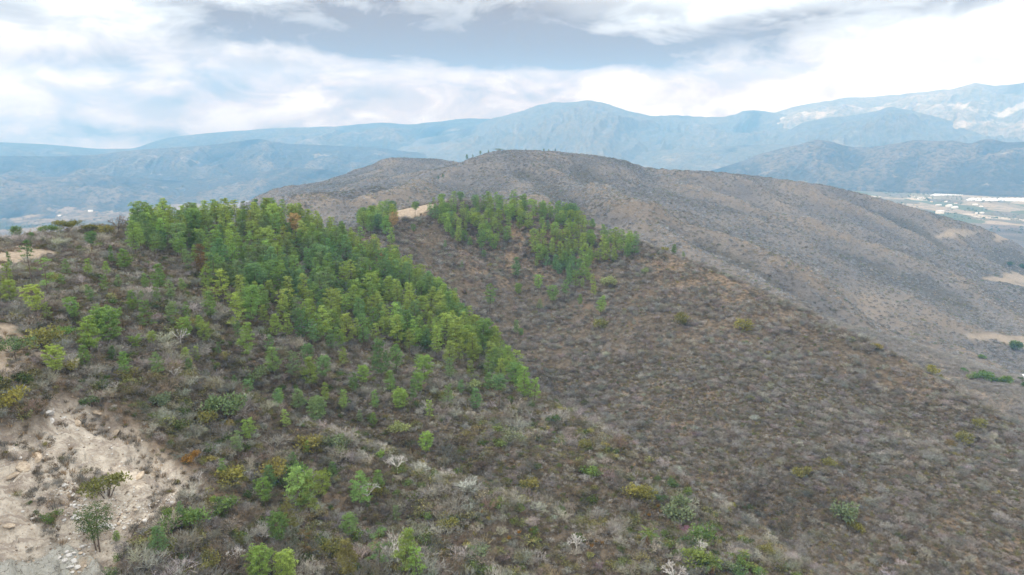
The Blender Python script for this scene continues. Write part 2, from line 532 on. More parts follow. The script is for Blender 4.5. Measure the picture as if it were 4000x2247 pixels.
# ------------------------------------------------------------------ mesh helpers
def mesh_np(name, verts, quads=None, tris=None, attrs=None, smooth=False):
    me = bpy.data.meshes.new(name)
    verts = np.asarray(verts, np.float32).reshape(-1, 3)
    nq = 0 if quads is None else len(quads)
    nt = 0 if tris is None else len(tris)
    me.vertices.add(len(verts))
    me.vertices.foreach_set('co', verts.ravel())
    loops = np.concatenate([np.asarray(x, np.int32).ravel() for x in (quads, tris) if x is not None])
    me.loops.add(len(loops))
    me.loops.foreach_set('vertex_index', loops)
    me.polygons.add(nq + nt)
    starts = np.concatenate([np.arange(nq) * 4, nq * 4 + np.arange(nt) * 3]).astype(np.int32)
    me.polygons.foreach_set('loop_start', starts)
    me.update(calc_edges=True)
    if smooth:
        me.polygons.foreach_set('use_smooth', np.ones(nq + nt, bool))
    for k, a in (attrs or {}).items():
        at = me.attributes.new(k, 'FLOAT', 'POINT')
        at.data.foreach_set('value', np.asarray(a, np.float32).ravel())
    return me


def grid_quads(n, m):
    i, j = np.meshgrid(np.arange(n - 1), np.arange(m - 1), indexing='ij')
    a = (i * m + j).ravel()
    return np.stack([a, a + m, a + m + 1, a + 1], 1)       # facing up for (azimuth, distance) grids


def link(name, data, parent=None, mat=None, **props):
    o = bpy.data.objects.new(name, data)
    COL.objects.link(o)
    if parent is not None:
        o.parent = parent
    if mat is not None and data is not None:
        if not len(data.materials):
            data.materials.append(mat)
    for k, v in props.items():
        if v is not None:
            o[k] = v
    return o


def material(name):
    m = bpy.data.materials.new(name)
    m.use_nodes = True
    t = NT(m.node_tree)
    t.n.clear()
    out = t.new('ShaderNodeOutputMaterial')
    return m, t, out


def diffuse_out(t, out, color, rough=1.0, bump=None, strength=0.5, dist=1.0, spec=0.1):
    b = t.new('ShaderNodeBsdfPrincipled')
    t.put(b.inputs['Base Color'], color)
    b.inputs['Roughness'].default_value = rough
    b.inputs['Specular IOR Level'].default_value = spec
    if bump is not None:
        bn = t.new('ShaderNodeBump')
        bn.inputs['Strength'].default_value = strength
        bn.inputs['Distance'].default_value = dist
        t.put(bn.inputs['Height'], bump)
        t.l.new(bn.outputs[0], b.inputs['Normal'])
    t.l.new(b.outputs[0], out.inputs[0])
    return b


# ------------------------------------------------------------------ ground materials
mat_ground, t, out = material('hill_ground')
geo = t.new('ShaderNodeNewGeometry').outputs['Position']
na = t.noise(geo, 0.05, 5, 0.6)
nb = t.noise(geo, 0.45, 5, 0.65)
nc = t.noise(geo, 2.2, 4, 0.7)
nd = t.noise(geo, 0.012, 5, 0.6)
tan_ = t.attr('tan')
c = t.mix(t.ss(nb, 0.35, 0.68), (0.062, 0.052, 0.040), (0.122, 0.103, 0.079))
c = t.mix(t.ss(na, 0.52, 0.72, 0, 0.5), c, (0.17, 0.12, 0.08))
c = t.mix(t.m('MULTIPLY', tan_, t.ss(nb, 0.35, 0.7, 0, 0.6)), c, (0.27, 0.20, 0.135))
far_c = t.mix(t.ss(nd, 0.38, 0.64), (0.118, 0.114, 0.114), (0.168, 0.154, 0.140))
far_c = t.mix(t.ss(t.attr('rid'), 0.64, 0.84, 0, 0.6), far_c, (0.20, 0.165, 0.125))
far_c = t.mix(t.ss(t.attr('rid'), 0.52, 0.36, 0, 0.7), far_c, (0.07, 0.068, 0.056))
far_c = t.mix(t.ss(nb, 0.3, 0.7, 0, 0.5), far_c, (0.07, 0.062, 0.05))
c = t.mix(t.attr('far'), c, far_c)
# clearings of pale trodden earth
pad = t.mix(t.ss(nb, 0.35, 0.7), (0.25, 0.205, 0.155), (0.35, 0.30, 0.24))
pad = t.mix(t.ss(nc, 0.62, 0.75, 0, 0.7), pad, (0.24, 0.18, 0.13))
c = t.mix(t.attr('pad'), c, pad)
# broken face of the cut: yellow earth, brown streaks, white scree
q = t.mix(t.ss(nb, 0.30, 0.66), (0.31, 0.27, 0.22), (0.52, 0.475, 0.405))
q = t.mix(t.ss(t.noise(geo, 0.16, 5, 0.65), 0.50, 0.64, 0, 0.8), q, (0.27, 0.23, 0.195))
q = t.mix(t.ss(nc, 0.60, 0.70, 0, 0.8), q, (0.55, 0.52, 0.47))
q = t.mix(t.ss(nc, 0.40, 0.32, 0, 0.75), q, (0.15, 0.12, 0.095))
vr = t.new('ShaderNodeVectorMath', operation='MULTIPLY')
rot = t.new('ShaderNodeVectorRotate', rotation_type='Z_AXIS')
t.l.new(geo, rot.inputs['Vector'])
rot.inputs['Angle'].default_value = -0.98
t.l.new(rot.outputs[0], vr.inputs[0])
vr.inputs[1].default_value = (0.10, 0.9, 0.3)
streak = t.noise(vr.outputs[0], 0.9, 6, 0.65, 0.4)
q = t.mix(t.ss(streak, 0.52, 0.62, 0, 0.75), q, (0.25, 0.21, 0.175))
q = t.mix(t.ss(streak, 0.42, 0.34, 0, 0.6), q, (0.50, 0.45, 0.375))
c = t.mix(t.attr('quarry'), c, q)
sl = t.mix(t.ss(nb, 0.3, 0.7), (0.27, 0.27, 0.24), (0.40, 0.40, 0.365))
vs = t.new('ShaderNodeVectorMath', operation='MULTIPLY')
t.l.new(geo, vs.inputs[0])
vs.inputs[1].default_value = (0.9, 0.25, 0.5)
sl = t.mix(t.ss(t.noise(vs.outputs[0], 0.55, 5, 0.6, 0.6), 0.54, 0.66, 0, 0.75), sl, (0.33, 0.255, 0.175))
crk = t.new('ShaderNodeTexVoronoi', feature='DISTANCE_TO_EDGE')
cw = t.new('ShaderNodeVectorMath', operation='MULTIPLY')
cadd = t.new('ShaderNodeVectorMath', operation='MULTIPLY_ADD')
t.l.new(t.noise(geo, 0.5, 4, 0.6, 0, 1), cadd.inputs[0])
cadd.inputs[1].default_value = (3.0, 3.0, 0)
t.l.new(geo, cadd.inputs[2])
t.l.new(cadd.outputs[0], cw.inputs[0])
cw.inputs[1].default_value = (0.30, 0.10, 0.12)
t.l.new(cw.outputs[0], crk.inputs['Vector'])
sl = t.mix(t.ss(crk.outputs['Distance'], 0.035, 0.008, 0, 0.85), sl, (0.10, 0.085, 0.07))
c = t.mix(t.attr('slab'), c, sl)
fld = t.mix(t.ss(nb, 0.35, 0.7), (0.20, 0.172, 0.138), (0.27, 0.235, 0.188))
c = t.mix(t.m('MULTIPLY', t.attr('field'), t.ss(na, 0.30, 0.5, 0.45, 1.0)), c, fld)
diffuse_out(t, out, c, 1.0, t.m('ADD', nb, t.m('MULTIPLY', nc, 0.4)), 0.8, 1.2, 0.0)

mat_valley, t, out = material('valley_ground')
geo = t.new('ShaderNodeNewGeometry').outputs['Position']
vo = t.new('ShaderNodeTexVoronoi', feature='F1')
vmap = t.new('ShaderNodeVectorMath', operation='MULTIPLY')
t.l.new(geo, vmap.inputs[0])
vmap.inputs[1].default_value = (1.0, 0.55, 0.0)
vadd = t.new('ShaderNodeVectorMath', operation='ADD')
t.l.new(vmap.outputs[0], vadd.inputs[0])
nz = t.new('ShaderNodeVectorMath', operation='SCALE')
t.l.new(t.noise(geo, 0.006, 3, 0.5, 0, 1), nz.inputs[0])
nz.inputs['Scale'].default_value = 110
t.l.new(nz.outputs[0], vadd.inputs[1])
t.l.new(vadd.outputs[0], vo.inputs['Vector'])
vo.inputs['Scale'].default_value = 0.0075
vo.inputs['Randomness'].default_value = 0.85
sepc = t.new('ShaderNodeSeparateColor')
t.l.new(vo.outputs['Color'], sepc.inputs[0])
rr = sepc.outputs[0]
n1 = t.noise(geo, 0.02, 5, 0.65)
n2 = t.noise(geo, 0.0022, 5, 0.6)
cf = t.mix(t.ss(rr, 0.35, 0.75), (0.135, 0.125, 0.10), (0.27, 0.225, 0.175))
cf = t.mix(t.ss(rr, 0.90, 0.92), cf, (0.34, 0.30, 0.25))
cf = t.mix(t.ss(sepc.outputs[1], 0.62, 0.66), cf, (0.10, 0.115, 0.075))
cf = t.mix(t.ss(n1, 0.52, 0.62, 0, 0.75), cf, (0.08, 0.10, 0.06))
bad = t.mix(t.ss(n1, 0.40, 0.62), (0.10, 0.085, 0.065), (0.21, 0.17, 0.125))
bad = t.mix(t.ss(n2, 0.56, 0.64, 0, 0.8), bad, (0.24, 0.20, 0.16))
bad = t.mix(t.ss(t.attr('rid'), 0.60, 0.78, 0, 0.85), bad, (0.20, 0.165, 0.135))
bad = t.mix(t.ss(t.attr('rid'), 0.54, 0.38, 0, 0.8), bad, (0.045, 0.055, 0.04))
bad = t.mix(t.ss(n2, 0.60, 0.66, 0, 0.8), bad, (0.27, 0.225, 0.18))
cval = t.mix(t.attr('fields'), bad, cf)
diffuse_out(t, out, cval, 1.0, n1, 0.6, 6.0, 0.0)


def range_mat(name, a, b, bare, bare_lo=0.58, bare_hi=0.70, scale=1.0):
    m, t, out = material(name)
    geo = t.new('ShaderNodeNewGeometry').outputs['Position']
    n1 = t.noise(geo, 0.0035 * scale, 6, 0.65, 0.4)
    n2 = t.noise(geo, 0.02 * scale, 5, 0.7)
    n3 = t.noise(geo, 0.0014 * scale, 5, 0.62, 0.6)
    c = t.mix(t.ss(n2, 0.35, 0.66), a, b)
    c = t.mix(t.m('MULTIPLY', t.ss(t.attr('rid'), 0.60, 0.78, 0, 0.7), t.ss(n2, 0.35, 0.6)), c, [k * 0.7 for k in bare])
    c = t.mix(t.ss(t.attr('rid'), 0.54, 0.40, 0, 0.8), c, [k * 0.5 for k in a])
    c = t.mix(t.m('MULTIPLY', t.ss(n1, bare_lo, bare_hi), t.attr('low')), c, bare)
    c = t.mix(t.m('MULTIPLY', t.ss(n3, 0.60, 0.66), t.attr('pale')), c, (0.40, 0.365, 0.31))  # pale bare soil, with sunlit patches put into the same colour
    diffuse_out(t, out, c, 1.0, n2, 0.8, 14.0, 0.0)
    return m


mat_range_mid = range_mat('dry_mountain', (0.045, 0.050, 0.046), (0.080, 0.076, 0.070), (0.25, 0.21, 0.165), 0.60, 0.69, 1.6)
mat_range_pale = range_mat('pale_far_mountain', (0.12, 0.122, 0.11), (0.19, 0.18, 0.155), (0.38, 0.33, 0.27), 0.52, 0.68)  # lighter soil; sunlight on this range is put into the colour too
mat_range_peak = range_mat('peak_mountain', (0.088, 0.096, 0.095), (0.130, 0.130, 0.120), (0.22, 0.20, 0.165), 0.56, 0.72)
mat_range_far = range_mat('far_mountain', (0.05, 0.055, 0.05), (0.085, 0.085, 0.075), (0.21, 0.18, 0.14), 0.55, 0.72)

# ------------------------------------------------------------------ the hills (one sheet) and the valley floor
tanm = sstep(fbm(GX / 60, GY / 60, 4) + 0.25 * sstep(GR, 420, 520) * (1 - sstep(GR, 640, 760)), 0.05, 0.55)
rid_h = ridged((GX + 60 * fbm(GX / 260, GY / 260, 2)) / 210, (GY + 60 * fbm(GX / 260 + 9, GY / 260, 2)) / 330, 4, 0.5)
rid_h = rid_h + 0.34 * rid_m
hillmesh = mesh_np('hill_terrain', np.stack([GX, GY, GZ], -1), grid_quads(len(AZ), len(RHO)), attrs={
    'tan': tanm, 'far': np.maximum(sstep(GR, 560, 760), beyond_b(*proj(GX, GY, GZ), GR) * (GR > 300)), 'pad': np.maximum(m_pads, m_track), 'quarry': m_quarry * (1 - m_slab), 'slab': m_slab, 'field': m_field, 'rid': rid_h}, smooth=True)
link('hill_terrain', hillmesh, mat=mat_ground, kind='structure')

VA = np.linspace(math.radians(-56), math.radians(56), 360)
VR = np.exp(np.linspace(math.log(2900), math.log(9300), 185))
A2, R2 = np.meshgrid(VA, VR, indexing='ij')
Z2 = height(A2, R2) - 3 * (1 - sstep(R2, 3000, 3200))
fields_m = sstep(A2, 0.05, 0.22)
valley = mesh_np('valley_floor', np.stack([R2 * np.sin(A2), R2 * np.cos(A2), Z2], -1), grid_quads(*A2.shape), attrs={'fields': fields_m, 'rid': ridged(R2 * np.sin(A2) / 520, R2 * np.cos(A2) / 700, 5, 0.55)}, smooth=True)
link('valley_floor', valley, mat=mat_valley, kind='structure')


# ------------------------------------------------------------------ mountain ranges: crest line sighted, spurs and ravines below
def mountain(name, crest, dist, depth_f, depth_b, base, mat, rough, wl, low=1.0, pale=0.0, u_pad=260, n=560, m=84, p=0.9, fade=0):
    cu = np.array([c_[0] for c_ in crest], float)
    cv = np.array([c_[1] for c_ in crest], float)
    u = np.linspace(cu[0], cu[-1], n)
    v = np.interp(u, cu, cv)
    k = 5
    v = np.convolve(np.r_[[v[0]] * k, v, [v[-1]] * k], np.ones(2 * k + 1) / (2 * k + 1), 'valid')
    a, tt = ray(u, v)
    dist_u = np.interp(u, *dist) if isinstance(dist, tuple) else np.full(n, float(dist))
    zc = tt * dist_u
    s = np.concatenate([np.linspace(-1, 0, int(m * 0.78)), np.linspace(0, 1, m - int(m * 0.78) + 1)[1:]])
    Am, Sm = np.meshgrid(a, s, indexing='ij')
    Rm = dist_u[:, None] + np.where(Sm < 0, Sm * depth_f, Sm * depth_b)
    x, y = Rm * np.sin(Am), Rm * np.cos(Am)
    tS = np.abs(Sm)
    x2, y2 = x + wl * 0.4 * fbm(x / wl, y / wl, 2), y + wl * 0.4 * fbm(x / wl + 5, y / wl, 2)
    arc = Am * Rm.mean()
    spur = ridged((arc + 0.35 * wl * fbm(x / wl, y / wl, 3) + 0.55 * wl * tS) / (wl * 0.95), tS * 1.1 + 0.3 * fbm(x / wl + 3, y / wl, 2) + cv[0], 5, 0.58)
    rg = 0.62 * spur + 0.38 * ridged(x2 / wl, y2 / (wl * 1.9), 6, 0.60)
    rel = np.maximum(zc - base, 40)[:, None]
    prof = (1 - tS) ** p
    z = base + rel * prof + rel * rough * (rg - 0.62) * 4 * np.minimum(tS * 3.0, 1) * (0.25 + 0.75 * (1 - tS))
    z = z + rel * 0.022 * fbm(x / (wl * 0.12), y / (wl * 0.12), 3) * np.minimum(tS * 8 + 0.5, 1)
    z = np.where(tS > 0.985, base - 60, z)
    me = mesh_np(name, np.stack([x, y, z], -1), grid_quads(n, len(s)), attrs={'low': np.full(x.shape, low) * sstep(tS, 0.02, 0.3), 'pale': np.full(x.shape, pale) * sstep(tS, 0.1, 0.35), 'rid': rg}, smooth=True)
    return link(name, me, mat=mat, kind='structure')


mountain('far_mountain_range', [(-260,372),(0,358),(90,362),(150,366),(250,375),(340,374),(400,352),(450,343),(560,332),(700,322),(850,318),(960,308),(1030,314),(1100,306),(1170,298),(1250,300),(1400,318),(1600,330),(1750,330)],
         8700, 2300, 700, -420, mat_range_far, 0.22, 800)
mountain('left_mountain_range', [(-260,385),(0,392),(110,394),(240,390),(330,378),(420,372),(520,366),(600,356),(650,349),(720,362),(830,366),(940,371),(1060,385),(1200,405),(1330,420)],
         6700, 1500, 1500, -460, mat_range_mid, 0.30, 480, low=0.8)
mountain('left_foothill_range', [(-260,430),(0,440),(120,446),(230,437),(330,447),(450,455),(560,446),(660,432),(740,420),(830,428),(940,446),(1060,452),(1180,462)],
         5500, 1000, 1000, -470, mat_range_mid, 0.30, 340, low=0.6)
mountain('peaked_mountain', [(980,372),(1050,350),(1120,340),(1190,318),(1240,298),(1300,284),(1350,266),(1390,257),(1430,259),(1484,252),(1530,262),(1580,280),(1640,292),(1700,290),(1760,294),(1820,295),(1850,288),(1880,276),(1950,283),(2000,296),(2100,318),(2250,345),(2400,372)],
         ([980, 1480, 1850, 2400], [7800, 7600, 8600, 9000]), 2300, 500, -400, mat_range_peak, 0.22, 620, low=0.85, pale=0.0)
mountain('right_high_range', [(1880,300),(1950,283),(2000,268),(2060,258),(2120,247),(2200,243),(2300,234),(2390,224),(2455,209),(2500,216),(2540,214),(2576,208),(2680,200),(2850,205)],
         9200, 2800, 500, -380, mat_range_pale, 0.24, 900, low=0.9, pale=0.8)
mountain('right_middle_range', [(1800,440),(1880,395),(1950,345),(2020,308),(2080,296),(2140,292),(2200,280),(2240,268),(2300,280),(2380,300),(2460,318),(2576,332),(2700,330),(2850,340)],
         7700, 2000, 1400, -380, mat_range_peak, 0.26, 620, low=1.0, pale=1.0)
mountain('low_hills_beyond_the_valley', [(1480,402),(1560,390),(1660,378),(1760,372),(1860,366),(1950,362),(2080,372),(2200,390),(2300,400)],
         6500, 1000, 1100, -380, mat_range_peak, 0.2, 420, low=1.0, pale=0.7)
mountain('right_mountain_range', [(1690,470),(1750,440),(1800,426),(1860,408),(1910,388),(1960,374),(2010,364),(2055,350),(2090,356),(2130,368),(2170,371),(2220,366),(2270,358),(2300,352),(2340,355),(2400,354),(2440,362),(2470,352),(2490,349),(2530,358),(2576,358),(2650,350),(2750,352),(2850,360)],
         5650, 1050, 1300, -350, mat_range_mid, 0.27, 380, low=0.8, p=0.95, n=620, m=100)

# ------------------------------------------------------------------ haze
hz, t, out = material('haze_air')
pv = t.new('ShaderNodeVolumePrincipled')
pv.inputs['Color'].default_value = (0.225, 0.565, 1.0, 1)
pv.inputs['Absorption Color'].default_value = (1, 1, 1, 1)      # scatters only, blue most
pv.inputs['Density'].default_value = 1.1e-4
pv.inputs['Anisotropy'].default_value = 0.0
t.l.new(pv.outputs[0], out.inputs['Volume'])
b0, b1 = (-7700, -900, -640), (7700, 9700, 790)
hv = [(x, y, z) for x in (b0[0], b1[0]) for y in (b0[1], b1[1]) for z in (b0[2], b1[2])]
hm = mesh_np('haze', hv, quads=[(0, 1, 3, 2), (4, 6, 7, 5), (0, 4, 5, 1), (2, 3, 7, 6), (0, 2, 6, 4), (1, 5, 7, 3)])
link('haze', hm, mat=hz, kind='stuff')


# ------------------------------------------------------------------ plant materials
def plant_mat(name, source, translucent=0.25, lo=0.6, hi=1.35, warm=0.0):
    """Leaf or twig colour: the plant's own colour times a per-spray variation."""
    m, t, out = material(name)
    if source == 'object':
        base = t.new('ShaderNodeObjectInfo').outputs['Color']
    else:
        base = t.attr('tint', 'INSTANCER', 'Color')
    sh = t.attr('shade')
    f = t.ss(sh, 0, 1, lo, hi)
    c = t.mix(1.0, base, t.comb(f, f, f), 'MULTIPLY')
    if warm:
        c = t.mix(t.ss(sh, 0.80, 1.0, 0, warm), c, (0.20, 0.15, 0.06))
    d = t.new('ShaderNodeBsdfDiffuse')
    t.put(d.inputs[0], c)
    if translucent:
        tr = t.new('ShaderNodeBsdfTranslucent')
        t.put(tr.inputs[0], t.mix(1.0, c, (1.0, 1.0, 0.7), 'MULTIPLY'))
        mx = t.new('ShaderNodeMixShader')
        mx.inputs[0].default_value = translucent
        t.l.new(d.outputs[0], mx.inputs[1])
        t.l.new(tr.outputs[0], mx.inputs[2])
        t.l.new(mx.outputs[0], out.inputs[0])
    else:
        t.l.new(d.outputs[0], out.inputs[0])
    return m


M_needle = plant_mat('pine_needles', 'object', 0.34, 0.55, 1.4, 0.15)
M_needle_i = plant_mat('pine_needles_stand', 'instancer', 0.34, 0.55, 1.4, 0.15)
M_leaf = plant_mat('leaves', 'object', 0.3, 0.6, 1.35)
M_twig = plant_mat('twigs', 'object', 0.0, 0.55, 1.4)
M_twig_i = plant_mat('scrub', 'instancer', 0.12, 0.5, 1.45)
M_bark, t, out = material('bark')
geo = t.new('ShaderNodeTexCoord').outputs['Object']
diffuse_out(t, out, t.mix(t.ss(t.noise(geo, 3.0, 5, 0.7), 0.35, 0.65), (0.075, 0.058, 0.047), (0.17, 0.135, 0.11)), 1.0, None)
M_palebark, t, out = material('pale_bark')
geo = t.new('ShaderNodeTexCoord').outputs['Object']
diffuse_out(t, out, t.mix(t.ss(t.noise(geo, 3.0, 5, 0.7), 0.35, 0.65), (0.40, 0.39, 0.37), (0.62, 0.61, 0.59)), 1.0, None)


# ------------------------------------------------------------------ plant geometry: everything is triangles / thin quads
class Geo:
    def __init__(self):
        self.v, self.q, self.t, self.s = [], [], [], []

    def add_v(self, p, s):
        self.v.append(tuple(p))
        self.s.append(s)
        return len(self.v) - 1

    def tri(self, a, b, c, s):
        i = self.add_v(a, s)
        self.add_v(b, s)
        self.add_v(c, s)
        self.t.append((i, i + 1, i + 2))

    def blade(self, p, d, L, w_, s, rnd):
        """A pointed leaf or needle bundle from p along d."""
        d = d / (np.linalg.norm(d) + 1e-9)
        n = np.cross(d, rnd.normal(size=3))
        n /= np.linalg.norm(n) + 1e-9
        self.tri(p - n * w_ / 2, p + n * w_ / 2, p + d * L, s)

    def ribbon(self, a, b, wa, wb, s, rnd):
        d = b - a
        n = np.cross(d, rnd.normal(size=3))
        n /= np.linalg.norm(n) + 1e-9
        i = self.add_v(a - n * wa / 2, s)
        self.add_v(a + n * wa / 2, s)
        self.add_v(b + n * wb / 2, s)
        self.add_v(b - n * wb / 2, s)
        self.q.append((i, i + 1, i + 2, i + 3))

    def tube(self, pts_, rad, k=6, s=0.5):
        rings = []
        for i, p in enumerate(pts_):
            p = np.asarray(p, float)
            d = np.asarray(pts_[min(i + 1, len(pts_) - 1)], float) - np.asarray(pts_[max(i - 1, 0)], float)
            d /= np.linalg.norm(d) + 1e-9
            a = np.cross(d, [0.31, 0.95, 0.1])
            a /= np.linalg.norm(a) + 1e-9
            b = np.cross(d, a)
            rings.append([self.add_v(p + (a * math.cos(2 * math.pi * j / k) + b * math.sin(2 * math.pi * j / k)) * rad[i], s) for j in range(k)])
        for r0, r1 in zip(rings, rings[1:]):
            for j in range(k):
                self.q.append((r0[j], r0[(j + 1) % k], r1[(j + 1) % k], r1[j]))

    def mesh(self, name, mat):
        me = mesh_np(name, self.v, self.q or None, self.t or None, attrs={'shade': self.s})
        me.materials.append(mat)
        return me


UP = np.array([0, 0, 1.0])


def unit(v):
    return v / (np.linalg.norm(v) + 1e-9)


def pine_geo(seed, H=12.0, crown0=0.32, width=0.26, shape='cone', limbs=4, sparse=1.0, lean=0.03):
    """Trunk with limbs, and a crown of needle tufts gathered in layered clumps at the limb ends."""
    r = np.random.default_rng(seed)
    trunk, crown = Geo(), Geo()
    bend = r.normal(size=2) * lean * H
    def axis(z):
        k = z / H
        return np.array([bend[0] * k * k + 0.10 * math.sin(k * 5 + seed), bend[1] * k * k + 0.10 * math.cos(k * 4 + seed), z])
    zs = np.linspace(-0.6, H * 0.97, 9)
    trunk.tube([axis(z) for z in zs], [0.016 * H * (1 - 0.88 * max(z, 0) / H) + 0.012 for z in zs], 7, 0.5)
    z = H * crown0
    ph = r.random() * 6
    while z < H * 0.985:
        k = (z - H * crown0) / (H * (1 - crown0))
        if shape == 'cone':
            R = width * H * (0.30 + 0.70 * math.sin(min(1, k * 3.2) * math.pi / 2)) * (1 - k) ** 0.72 + 0.25
        elif shape == 'round':
            R = width * H * math.sqrt(max(0.03, 1 - (2 * k - 0.95) ** 2)) * 1.02
        elif shape == 'flat':
            R = width * H * (0.25 + 0.95 * k) * (1 if k < 0.85 else 0.8)
        elif shape == 'column':
            R = width * H * (0.8 + 0.4 * math.sin(k * 9 + seed)) * (1 - 0.5 * k)
        else:                                                     # ragged: uneven layers with gaps
            R = width * H * (0.55 + 0.55 * math.sin(k * 11 + seed) ** 2) * (1 - k) ** 0.45 + 0.2
        nl = max(2, int(round(limbs + r.normal() * 0.7)))
        for j in range(nl):
            if r.random() > sparse:
                continue
            a = ph + j * 2 * math.pi / nl + r.normal() * 0.35
            Lr = R * (0.72 + 0.42 * r.random())
            rise = (0.30 + 0.45 * k) * Lr * (0.6 + 0.6 * r.random()) - 0.08 * Lr
            c0 = axis(z)
            end = c0 + np.array([math.cos(a) * Lr, math.sin(a) * Lr, rise])
            mid = (c0 + end) / 2 - UP * 0.10 * Lr
            trunk.tube([c0, mid, end], [0.0042 * H * (1.1 - 0.8 * k), 0.0028 * H * (1.1 - 0.8 * k), 0.010], 3, 0.5)
            nc = max(1, int(round(Lr / 0.85)))
            for q_ in range(nc):
                f = 1 - q_ / max(nc, 1) * 0.62
                p0 = c0 + (mid - c0) * min(1, f * 2) if f < 0.5 else mid + (end - mid) * (f * 2 - 1)
                p0 = p0 + r.normal(size=3) * np.array([0.28, 0.28, 0.12]) * (0.5 + 0.05 * H)
                cr = (0.62 + 0.35 * r.random()) * (0.55 + 0.04 * H) * (1 - 0.35 * k)
                cs = r.random()                                    # clump tone
                for _ in range(13):
                    o = r.normal(size=3)
                    o = unit(o) * r.random() ** 0.4
                    o[2] = abs(o[2]) * 0.75 - 0.18
                    pt = p0 + o * cr * np.array([1, 1, 0.66])
                    dd = unit(o + UP * 0.55)
                    sh = np.clip(0.45 * cs + 0.45 * r.random() + 0.05, 0, 1)
                    for _b in range(4):
                        crown.blade(pt, dd * 0.75 + r.normal(size=3) * 0.55, 0.30 + 0.25 * r.random(), 0.125, sh, r)
        z += (0.054 + 0.022 * r.random()) * H * (1.15 - 0.35 * k)
        ph += 1.9
    tip = axis(H * 0.97)
    for _ in range(26):
        crown.blade(tip + r.normal(size=3) * 0.16 - UP * 0.1, UP + r.normal(size=3) * 0.7, 0.5, 0.12, 0.6 + 0.4 * r.random(), r)
    return trunk, crown


PINE_KINDS = {                                                     # form word -> builds
    'narrow': [(1, 12, 0.26, 0.185, 'cone', 4, 0.95), (2, 13, 0.32, 0.175, 'cone', 4, 0.9)],
    'cone-shaped': [(3, 12, 0.24, 0.225, 'cone', 5, 0.95), (4, 11, 0.20, 0.25, 'cone', 5, 0.92)],
    'round-topped': [(5, 12, 0.32, 0.225, 'round', 5, 0.95), (6, 11, 0.28, 0.255, 'round', 5, 0.92)],
    'ragged': [(7, 12, 0.30, 0.25, 'ragged', 4, 0.82), (8, 12, 0.26, 0.22, 'ragged', 4, 0.85)],
    'broad': [(9, 10, 0.16, 0.32, 'round', 6, 0.92), (10, 10, 0.22, 0.31, 'cone', 6, 0.9)],
    'flat-topped': [(11, 9, 0.55, 0.33, 'flat', 5, 0.9)],
    'two-tufted': [(12, 12, 0.66, 0.09, 'ragged', 4, 1.0)],
    'lollipop': [(13, 10, 0.60, 0.20, 'round', 6, 1.0)],
    'spindly': [(14, 10, 0.30, 0.075, 'column', 3, 0.9)],
    'sparse': [(15, 12, 0.30, 0.24, 'ragged', 3, 0.55)],
}
PINES = {}
for form, builds in PINE_KINDS.items():
    for b_ in builds:
        tg, cg = pine_geo(*b_)
        PINES.setdefault(form, []).append((b_[1], tg.mesh('pine_trunk', M_bark), cg.mesh('pine_crown', M_needle), tg, cg))


def twig_geo(seed, R=1.6, H=2.2, stems=7, depth=3, w0=0.085, fork=3, leaves=0, leaf=0.16, flat=1.0, spread=0.7, k_len=0.62, wmin=0.03):
    """A shrub of forking stems; thin ribbons that end in fine twigs, with or without leaves."""
    r = np.random.default_rng(seed)
    g = Geo()
    L0 = H * 0.44
    def grow(p, d, L, w_, dep, tone):
        e = p + unit(d) * L
        g.ribbon(p, e, w_, w_ * 0.6, np.clip(tone + r.normal() * 0.15, 0, 1), r)
        if dep == 0:
            for _ in range(leaves):
                q = e + r.normal(size=3) * L * 0.45
                g.blade(q, r.normal(size=3) + UP * 0.3, leaf * (0.7 + 0.7 * r.random()), leaf * 0.75, r.random(), r)
            return
        for _ in range(fork):
            dd = unit(d) + r.normal(size=3) * 0.55 * np.array([1, 1, 0.7]) + UP * 0.08 * flat
            grow(p + (e - p) * (0.55 + 0.45 * r.random()), dd, L * (k_len + 0.25 * r.random()), max(w_ * 0.60, wmin), dep - 1, tone)
    for s_ in range(stems):
        a = s_ * 2 * math.pi / stems + r.random()
        tilt = spread * (0.35 + 0.75 * r.random())
        d = np.array([math.cos(a) * tilt * R / 1.6, math.sin(a) * tilt * R / 1.6, 1.0])
        p = np.array([math.cos(a), math.sin(a), 0]) * 0.12 * R
        grow(p - UP * 0.25, d, L0 * (0.8 + 0.4 * r.random()), w0, depth, 0.3 + 0.5 * r.random())
    return g


def leafy_geo(seed, R=1.5, H=2.0, n=420, leaf=0.24, lumps=9, stems=6):
    """A leafy bush: stems carrying several uneven leaf clumps."""
    r = np.random.default_rng(seed)
    st, lf = Geo(), Geo()
    cs = []
    for i in range(lumps):
        a, q = r.random() * 6.283, math.sqrt(r.random()) * R * 0.72
        zc = H * (0.38 + 0.42 * r.random()) * (1 - 0.35 * (q / R) ** 2)
        cs.append((np.array([math.cos(a) * q, math.sin(a) * q, zc]), R * (0.26 + 0.22 * r.random()), r.random()))
    for c_, cr, tone in cs:
        st.tube([np.array([c_[0] * 0.12, c_[1] * 0.12, -0.25]), np.array([c_[0] * 0.5, c_[1] * 0.5, c_[2] * 0.55]), c_], [0.05, 0.035, 0.012], 3, 0.4)
        for _ in range(n // lumps):
            o = unit(r.normal(size=3)) * r.random() ** 0.33
            p = c_ + o * cr * np.array([1, 1, 0.78])
            if p[2] < 0.05:
                continue
            lf.blade(p, o + UP * 0.5 + r.normal(size=3) * 0.6, leaf * (0.7 + 0.6 * r.random()), leaf * 0.7, np.clip(0.35 * tone + 0.65 * r.random(), 0, 1), r)
    return st, lf


